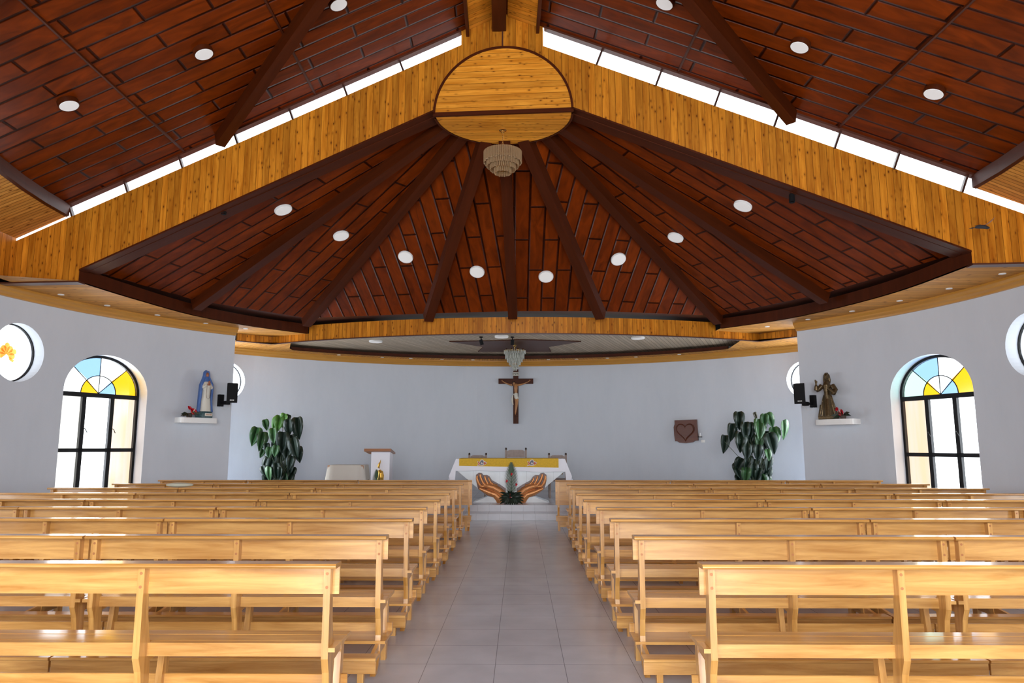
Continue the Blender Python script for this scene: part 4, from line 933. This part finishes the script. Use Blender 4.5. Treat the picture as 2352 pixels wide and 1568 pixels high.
for i in range(N_):
    a=2*PI*i/N_; 
    # rounded rectangle perimeter
    cx=max(-1,min(1,1.3*math.cos(a))); cy=max(-1,min(1,1.3*math.sin(a))); per.append((cx*.44,cy*.31,a))
for i in range(N_):
    (x,y,a),(x2,y2,b)=per[i],per[(i+1)%N_]
    corner=lambda a:abs(math.sin(2*a))**4
    ld=lambda x,y,a:(x*(1.07+.08*corner(a)+.015*math.sin(9*a)),y*(1.07+.08*corner(a)),.44-.10*corner(a)+.02*math.sin(5*a))
    mb.face([(x,y,.80),(x2,y2,.80),ld(x2,y2,b),ld(x,y,a)])
mb.face([(x,y,.80) for x,y,a in per]); mb.build('fabric',M['beige'],tc_,smooth=.8)
def chair(loc,w_,h,label):
    root=empty('celebrant_chair',loc); tag(root,label,'chair','wooden chairs behind the altar')
    for sg in (-1,1):
        mb=MB(); mb.box(sg*w_/2-.025,sg*w_/2+.025,.2,.25,0,h-.03,ch=.008); mb.build('rear_post',M['chair'],root)
        mb=MB(); mb.ball((sg*w_/2,.225,h-.01),(.028,.028,.035),10); mb.build('finial',M['chairdark'],root,smooth=True)
        mb=MB(); mb.box(sg*w_/2-.025,sg*w_/2+.025,-.25,-.2,0,.68,ch=.008); mb.build('front_leg',M['chair'],root)
        mb=MB(); mb.box(sg*w_/2-.03,sg*w_/2+.03,-.27,.2,.68,.71,ch=.006); mb.build('armrest',M['chair'],root)
    mb=MB(); mb.prism([(-w_/2+.03,h-.22),(w_/2-.03,h-.22),(w_/2-.03,h-.07),(w_/2-.09,h-.035),(-w_/2+.09,h-.035),(-w_/2+.03,h-.07)],1,.205,.235); mb.build('crest_rail',M['chair'],root)
    mb=MB(); mb.box(-w_/2+.08,w_/2-.08,.205,.23,.55,h-.24,ch=.008); mb.build('back_cushion',M['wicker'],root)
    mb=MB(); mb.box(-w_/2-.02,w_/2+.02,-.25,.25,.40,.46,ch=.01); mb.build('seat',M['chair'],root)
chair((-.10,18.05,.26),.50,1.19,'tall wooden armchair behind the middle of the altar'); chair((-1.06,18.05,.26),.42,1.06,'lower wooden chair behind the left end of the altar'); chair((.94,18.05,.26),.42,1.06,'lower wooden chair behind the right end of the altar')
# ---------------- crucifix ----------------
cx=empty('crucifix',(-.115,20.86,2.15)); tag(cx,'dark wooden crucifix with painted figure hanging on the sanctuary wall','crucifix')
mb=MB(); mb.box(-.075,.075,-.02,.03,0,1.57,ch=.006); mb.box(-.505,.505,-.03,.02,1.15,1.30,ch=.006); mb.build('cross',M['crosswood'],cx)
c_=.00196; FX=lambda u:(u-423)*c_; FZ=lambda v:(1455-v)*c_
def Q(u,v,d=.0): return Vector((FX(u),-.075-d,FZ(v)))
mb=MB()
mb.tube([Q(225,832,-.03),Q(250,848,-.02),Q(300,872,-.01),Q(350,888,0),Q(385,893,0)],[.012,.014,.018,.024,.030],10)
mb.tube([Q(622,828,-.03),Q(598,845,-.02),Q(545,868,-.01),Q(500,882,0),Q(458,890,0)],[.012,.014,.018,.024,.030],10)
mb.tube([Q(390,893),Q(425,888),Q(462,890)],[.032,.045,.032],12)
mb.tube([Q(423,890,.0),Q(423,930,.01),Q(423,975,.005),Q(426,1020,.0),Q(428,1070,.0)],[.060,.076,.062,.055,.064],14,flat=.75)
mb.tube([Q(418,885,.02),Q(405,870,.04),Q(397,862,.045)],[.024,.022,.02],8)
mb.ball(Q(395,868,.055),(.036,.038,.046),12)
mb.ball(Q(392,880,.085),(.008,.012,.012),6)
mb.tube([Q(415,1060,.0),Q(425,1110,.03),Q(428,1145,.045),Q(424,1200,.02),Q(418,1260,.01),Q(416,1300,.015)],[.042,.038,.032,.030,.020,.018],10)
mb.tube([Q(440,1060,.0),Q(445,1110,.03),Q(442,1150,.04),Q(434,1205,.02),Q(424,1265,.01),Q(420,1300,.0)],[.042,.036,.030,.028,.020,.016],10)
mb.tube([Q(417,1295,.01),Q(416,1325,.05)],[.02,.015],8)
for sx,u0,v0 in ((-1,222,828),(1,626,824)):
    for k in range(4): mb.tube([Q(u0,v0,-.02),Q(u0+sx*(6+k*3),v0-10+k*5,-.01),Q(u0+sx*(4+k*2),v0-18+k*7,.0)],[.007,.006,.005],6)
    mb.tube([Q(u0,v0,-.02),Q(u0-sx*6,v0-14,-.01)],[.007,.005],6)
organic('corpus',mb,M['skin'],cx,voxel=.0065,it=2)
mb=MB(); mb.ball(Q(392,852,.045),(.042,.042,.036),10); mb.tube([Q(380,865,.03),Q(376,895,.05),Q(384,905,.06)],[.02,.018,.008],8); mb.tube([Q(408,862,.03),Q(420,885,.05)],[.014,.008],8); organic('hair',mb,M['hair'],cx,voxel=.0065,it=2)
mb=MB(); mb.tube([Q(425,1012,.0),Q(425,1040,.012),Q(430,1075,.02),Q(440,1100,.03)],[.066,.074,.074,.052],14,flat=.8); mb.tube([Q(378,1040,.0),Q(368,1090,.01),Q(372,1140,.0),Q(382,1185,.0)],[.02,.030,.028,.020],8); mb.tube([Q(385,1025,.06),Q(430,1045,.07),Q(465,1090,.06)],[.015,.02,.015],8); organic('loincloth',mb,M['cream'],cx,voxel=.0065,it=2)
mb=MB(); mb.box(-.05,.05,-.085,-.02,.20,.29); mb.build('foot_block',M['crosswood'],cx)
mb=MB(); mb.box(-.098,.098,-.035,-.022,1.385,1.49); mb.build('title_board',M['cream'],cx)
def text(body,loc,size,mat,parent=None,rot=(PI/2,0,0),name='lettering'):
    cu=bpy.data.curves.new(name,'FONT'); cu.body=body; cu.size=size; cu.align_x='CENTER'; cu.align_y='CENTER'; cu.extrude=.001
    t=bpy.data.objects.new(name+'_tmp',cu); COL.objects.link(t); bpy.context.view_layer.update()
    me=bpy.data.meshes.new_from_object(t.evaluated_get(bpy.context.evaluated_depsgraph_get())); bpy.data.objects.remove(t); me.materials.clear(); me.materials.append(mat)
    o=bpy.data.objects.new(name,me); COL.objects.link(o); o.location=loc; o.rotation_euler=rot; o.parent=parent; return o
text('INRI',(0,-.038,1.437),.10,M['black'],cx)
# ---------------- carved heart plaque, candle, socket ----------------
a_=30.2; pm=wmat(pol(S,SR-.01,a_),a_)
pq=empty('heart_plaque',pol(S,SR-.01,a_,1.6),-math.radians(a_)); tag(pq,'carved dark wooden plaque with a raised heart on the right of the sanctuary wall','plaque')
z=lambda v:v
mb=MB(); mb.prism([(-.29,.60),(.31,.615),(.315,.4),(.33,.2),(.335,.06),(.24,.05),(.18,.01),(0,-.01),(-.17,.0),(-.24,.045),(-.29,.04),(-.31,.2),(-.32,.42),(-.29,.5)],1,-.09,0); mb.build('board',M['carved'],pq)
hp=[(.0,.5)]; 
def heart(s,n=40): return [(s*16*math.sin(t)**3/17,s*(13*math.cos(t)-5*math.cos(2*t)-2*math.cos(3*t)-math.cos(4*t))/17) for t in [2*PI*i/n for i in range(n)]]
mb=MB(); mb.prism([(x,.31+zz) for x,zz in heart(.235)],1,-.115,-.085); mb.build('heart',M['carved'],pq)
mb=MB(); H=heart(.265); mb.tube([(x,-.098,.31+zz) for x,zz in H+H[:1]],.014,6,caps=False); mb.build('heart_border',M['carved'],pq)
a_=32.6; p=pol(S,SR-.09,a_,1.76); cb=empty('candle_bracket',p,-math.radians(a_)); tag(cb,'small dark wall bracket right of the heart plaque','bracket'); mb=MB(); mb.lathe([(0,-.02),(.05,-.02),(.055,.0),(0,.0)],14); mb.tube([(0,0,-.01),(0,.10,-.01)],.01,6); mb.build('dish',M['black'],cb)
mb=MB(); mb.lathe([(0,0),(.026,0),(.03,.03),(.018,.035),(.016,.09),(0,.10)],14); o=mb.build('votive_candle',M['white'],loc=pol(S,SR-.09,a_,1.761)); tag(o,'white candle standing on the small bracket beside the heart plaque','candle')
a_=32.9; so=empty('wall_socket',pol(S,SR-.01,a_,1.64),-math.radians(a_)); tag(so,'white wall socket below the candle bracket','socket'); mb=MB(); mb.box(-.05,.05,-.012,.01,-.035,.035,ch=.003); mb.build('cover_plate',M['white'],so); mb=MB(); mb.box(-.02,.02,-.03,-.012,-.018,.018); mb.build('plug',M['white'],so)
# ---------------- statues and shelves ----------------
def shelf(deg,z,w_,label):
    o=empty('wall_shelf',pol(W,WR,deg,z),-math.radians(deg)); tag(o,label,'shelf','white plaster wall shelves')
    mb=MB(); n=12; ol=[(-w_/2,.02),(w_/2,.02),(w_/2,-.24)]+[(w_/2*math.cos(PI*k/n),-.24-.09*math.sin(PI*k/n)) for k in range(1,n)]+[(-w_/2,-.24)]
    mb.prism(ol,2,-.11,0); mb.build('ledge',M['white'],o); return o
sd=-52.5; sz=2.10
shelf(sd,sz,.82,'white curved shelf on the left wall below the blue mantled statue')
shelf(57.3,2.045,.84,'white curved shelf on the right wall below the bronze statue')
def place(name,deg,z,off,tx,rz=0):
    a=math.radians(deg); p=pol(W,WR-off,deg,z)+Vector((math.cos(a),-math.sin(a),0))*tx; return empty(name,p,-a+rz)
vm=place('virgin_statue',sd,sz,.235,.10,0.06); tag(vm,'painted statue in blue mantle and cream robe with joined hands, on left wall shelf','statue')
mb=MB(); # robe
mb.tube([(0,0,.12),(0,0,.2),(0,.0,.45),(0,-.01,.62),(0,-.01,.74),(0,0,.82)],[.15,.14,.115,.105,.095,.045],20,flat=.85)
mb.tube([(-.085,-.02,.74),(-.09,-.07,.64),(-.03,-.11,.70)],[.04,.038,.028],10); mb.tube([(.085,-.02,.74),(.09,-.07,.64),(.03,-.11,.70)],[.04,.038,.028],10)
for k in range(7): x=-.09+.03*k; mb.tube([(x,-.11+abs(x)*.4,.13),(x*.7,-.075,.5)],[.014,.007],6)
organic('robe',mb,M['cream'],vm,voxel=.009,it=3)
mb=MB(); mb.tube([(0,.055,.11),(0,.06,.3),(0,.065,.5),(0,.055,.70),(0,.015,.80),(0,.02,.90),(0,.02,.98),(0,.0,1.02)],[.155,.14,.13,.125,.105,.072,.062,.02],20,flat=.75)
for sg in (-1,1): mb.tube([(sg*.15,-.03,.12),(sg*.13,-.03,.35),(sg*.125,-.05,.6),(sg*.115,-.05,.72),(sg*.06,-.03,.86),(sg*.045,-.045,.95),(sg*.02,-.05,1.0)],[.035,.028,.03,.03,.022,.016,.012],8)
organic('mantle',mb,M['blue'],vm,voxel=.009,it=3)
mb=MB(); mb.ball((0,-.03,.915),(.042,.045,.058),14); mb.tube([(0,0,.80),(0,-.02,.88)],[.032,.028],10); mb.ball((0,-.074,.908),(.008,.01,.014),6); mb.ball((-.016,-.069,.922),(.008,.006,.005),6); mb.ball((.016,-.069,.922),(.008,.006,.005),6); mb.ball((0,-.069,.885),(.013,.006,.005),6); organic('head',mb,M['skind'],vm,voxel=.006,it=1)
mb=MB()
for sg in (-1,1):
    mb.tube([(sg*.022,-.115,.69),(sg*.012,-.135,.74)],[.018,.016],8)
    for q in range(4): mb.tube([(sg*.010,-.132+.010*q-.012,.735),(sg*.007,-.138+.010*q-.012,.785-.004*abs(q-1.5))],[.007,.005],6)
    mb.tube([(sg*.012,-.125,.735),(sg*.010,-.112,.765)],[.007,.005],6)
organic('joined_hands',mb,M['skind'],vm,voxel=.004,it=1)
mb=MB(); mb.tube([(-.045,-.13,.70),(-.045,-.115,.5),(-.03,-.115,.42),(0,-.115,.395),(.03,-.115,.42),(.045,-.115,.5),(.045,-.13,.70)],.004,6); mb.tube([(0,-.115,.395),(0,-.12,.32)],.004,6); mb.build('rosary',M['chair'],vm)
mb=MB(); mb.lathe([(0,0),(.17,0),(.175,.05),(.165,.10),(.15,.135),(0,.135)],24); mb.build('base',M['teal'],vm,smooth=.6)
mb=MB(); mb.box(-.08,.08,-.185,-.165,.035,.095); mb.build('name_plate',M['cream'],vm)
mb=MB()
for bx in (-.06,-.04,-.012,.008,.032,.05): mb.box(bx,bx+.011,-.187,-.184,.052,.078)
mb.build('worn_lettering',M['peg'],vm)
js=place('robed_statue',57.3,2.045,.18,-.16,.36); tag(js,'bronze coloured robed male statue raising one hand, on right wall shelf','statue')
mb=MB()
mb.tube([(.02,0,.06),(.01,0,.2),(0,0,.42),(0,0,.58),(0,0,.70),(0,0,.76),(0,0,.80)],[.17,.145,.10,.088,.105,.085,.04],20,flat=.7)
for k in range(9):
    x=-.14+.038*k; mb.tube([(x*1.15,-.10+abs(x)*.45,.06),(x*.8,-.085+abs(x)*.3,.30),(x*.5,-.07+abs(x)*.3,.5)],[.018,.012,.008],6)
mb.tube([(-.12,-.0,.06),(-.19,.0,.05),(-.13,0,.3)],[.03,.02,.03],8)
mb.ball((0,-.01,.885),(.05,.055,.068),14); mb.tube([(0,.01,.78),(0,.0,.85)],[.04,.036],10); mb.ball((0,-.045,.845),(.028,.025,.035),8); mb.ball((0,-.066,.885),(.009,.012,.016),6)
mb.tube([(0,.03,.95),(-.045,.02,.9),(-.055,.03,.80),(-.05,.02,.74)],[.03,.022,.024,.012],8); mb.tube([(0,.03,.95),(.045,.02,.9),(.055,.03,.80),(.06,.02,.74)],[.03,.022,.024,.012],8)
# raised arm with hand, seen on the left
mb.tube([(-.09,0,.70),(-.15,-.02,.63),(-.20,-.05,.60)],[.055,.052,.048],10); mb.tube([(-.20,-.05,.60),(-.19,-.07,.70)],[.048,.028],10); mb.tube([(-.19,-.07,.70),(-.188,-.08,.76)],[.02,.018],8)
for q,(dx,l) in enumerate(((-.014,.055),(-.004,.06),(.007,.045),(.015,.03))): mb.tube([(-.188+dx,-.08,.765),(-.188+dx*1.3,-.085,.765+l*.6),(-.188+dx*1.3,-.09,.765+l)],[.008,.007,.005],6)
mb.tube([(-.172,-.08,.745),(-.152,-.09,.785)],[.009,.006],6)
# other arm across the chest
mb.tube([(.10,0,.70),(.16,-.01,.60),(.13,-.07,.52)],[.055,.055,.05],10); mb.tube([(.13,-.07,.52),(.10,-.12,.58),(.06,-.125,.62)],[.045,.028,.018],8)
for q in range(4): mb.tube([(.06,-.125,.605+.010*q),(.03,-.13,.615+.012*q)],[.008,.006],6)
mb.tube([(.06,-.13,.63),(.05,-.135,.655)],[.008,.006],6)
organic('figure',mb,M['bronze'],js,voxel=.0075,it=2)
mb=MB(); mb.box(-.17,.17,-.13,.12,0,.07,ch=.01); mb.build('base',M['bronze'],js)
def bouquet(deg,z,tx,label):
    root=place('anthurium_bouquet',deg,z,.27,tx); tag(root,label,'flower arrangement','red anthurium bouquets on the wall shelves')
    rnd=random.Random(7); 
    for k in range(11):
        a=2*PI*k/11+.2; mb=MB(); el=-.25+.5*rnd.random(); L_=.20+.05*rnd.random()
        d=Vector((math.cos(a),-abs(math.sin(a))*.5-.1,el)).normalized(); o_=Vector((0,0,.07)); tip=o_+d*L_; mid=o_+d*L_*.55+Vector((0,0,.02)); sd_=Vector((-d.z,0,d.x)).normalized()*.028
        mb.face([o_,mid-sd_,tip,mid+sd_]); ob=mb.build('leaf',M['leafbrown'] if k%3 else M['leafd'],root)
        sm=ob.modifiers.new('t','SOLIDIFY'); sm.thickness=.004
    for x,zz,s in ((.02,.14,.15),(-.06,.20,.09)):
        mb=MB(); add_leaf(mb,Vector((x,-.10,zz)),s*.95,s,2.6,.2,.0,True,0,.3); ob=mb.build('red_spathe',M['red'],root,smooth=True); sm=ob.modifiers.new('t','SOLIDIFY'); sm.thickness=.003
    mb=MB(); mb.tube([(.02,-.12,.12),(.03,-.15,.15),(.045,-.15,.19)],[.008,.008,.004],6); mb.build('spadix',M['cream'],root)
    mb=MB(); mb.lathe([(0,0),(.05,0),(.06,.06),(.04,.09),(0,.09)],14); mb.build('pot',M['pot'],root)
bouquet(sd,sz,-.24,'red anthurium with dark leaves beside the blue mantled statue'); bouquet(57.3,2.045,.22,'red anthurium with dark leaves beside the bronze statue')
# speakers
def speaker(deg,z,sg,label):
    root=empty('wall_speaker',pol(W,WR,deg,z),-math.radians(deg)); tag(root,label,'speaker','black loudspeakers on wall brackets')
    mb=MB(); mb.box(-.055,.055,-.10,0,-.13,.13,ch=.008); mb.build('bracket_plate',M['black'],root)
    mb=MB(); mb.box(-.02,.02,-.30,-.08,-.08,-.03); mb.box(-.05+sg*.02,.05+sg*.02,-.36,-.26,-.10,-.02); mb.build('bracket_arm',M['black'],root)
    q=Matrix.Translation((sg*.10,-.36,.16))@Matrix.Rotation(sg*-.45,4,'Z')@Matrix.Rotation(.13,4,'X')
    mb=MB(); mb.prism([(-.11,-.12),(.11,-.12),(.085,.10),(-.085,.10)],2,-.21,.21,M=q); mb.build('cabinet',M['black'],root)
    mb=MB(); mb.box(-.1,.1,-.126,-.120,-.19,.19,M=q); mb.build('grille',M['black'],root)
    mb=MB()
    for bx,bw_ in ((-.042,.020),(-.018,.014),(.002,.014),(.022,.020)): mb.box(bx,bx+bw_,-.129,-.125,-.160,-.142,M=q)
    mb.build('badge',M['white'],root)
    mb=MB(); mb.tube([(-.0,-.06,-.13),(sg*.04,-.08,-.18),(sg*.09,-.16,-.18),(sg*.10,-.28,-.10)],.004,5); mb.build('cable',M['white'],root)
speaker(-48.6,2.50,1,'black loudspeaker on a bracket at the corner of the left wall'); speaker(53.3,2.44,-1,'black loudspeaker on a bracket at the corner of the right wall')
# cushion on pew and bird
mb=MB(); mb.ball((0,0,0),(.22,.10,.035),14); o=organic('folded_cloth',mb,M['greenish'],None,voxel=.02,it=2); o.location=(-5.10,10.93,.93); tag(o,'pale green folded cloth lying on a pew back rail on the left','cloth')
mb=MB(); mb.tube([(-.07,0,0),(-.03,0,.01),(.02,0,.01),(.05,0,.0),(.07,0,.0)],[.006,.018,.02,.015,.008],8); mb.tube([(-.08,0,0),(-.13,0,-.01)],[.008,.003],6)
bd=empty('swallow',(6.50,9.85,4.54)); bd.scale=(1.5,1.5,1.5); tag(bd,'small dark bird flying before the right end of the pine beam','bird'); organic('body',mb,M['bird'],bd,voxel=.006,it=1)
for sg,mm in ((-1,'bird'),(1,'birdb')):
    mb=MB(); q=[Vector((-.01,0,.01)),Vector((.02,0,.015)),Vector((sg*.05+.02,-.03,.045 if sg>0 else .02)),Vector((sg*.10,-.05,.09 if sg>0 else .0)),Vector((sg*.05-.01,-.02,.035 if sg>0 else .005))]; mb.face(q); ob=mb.build('wing',M[mm],bd); sm=ob.modifiers.new('t','SOLIDIFY'); sm.thickness=.004
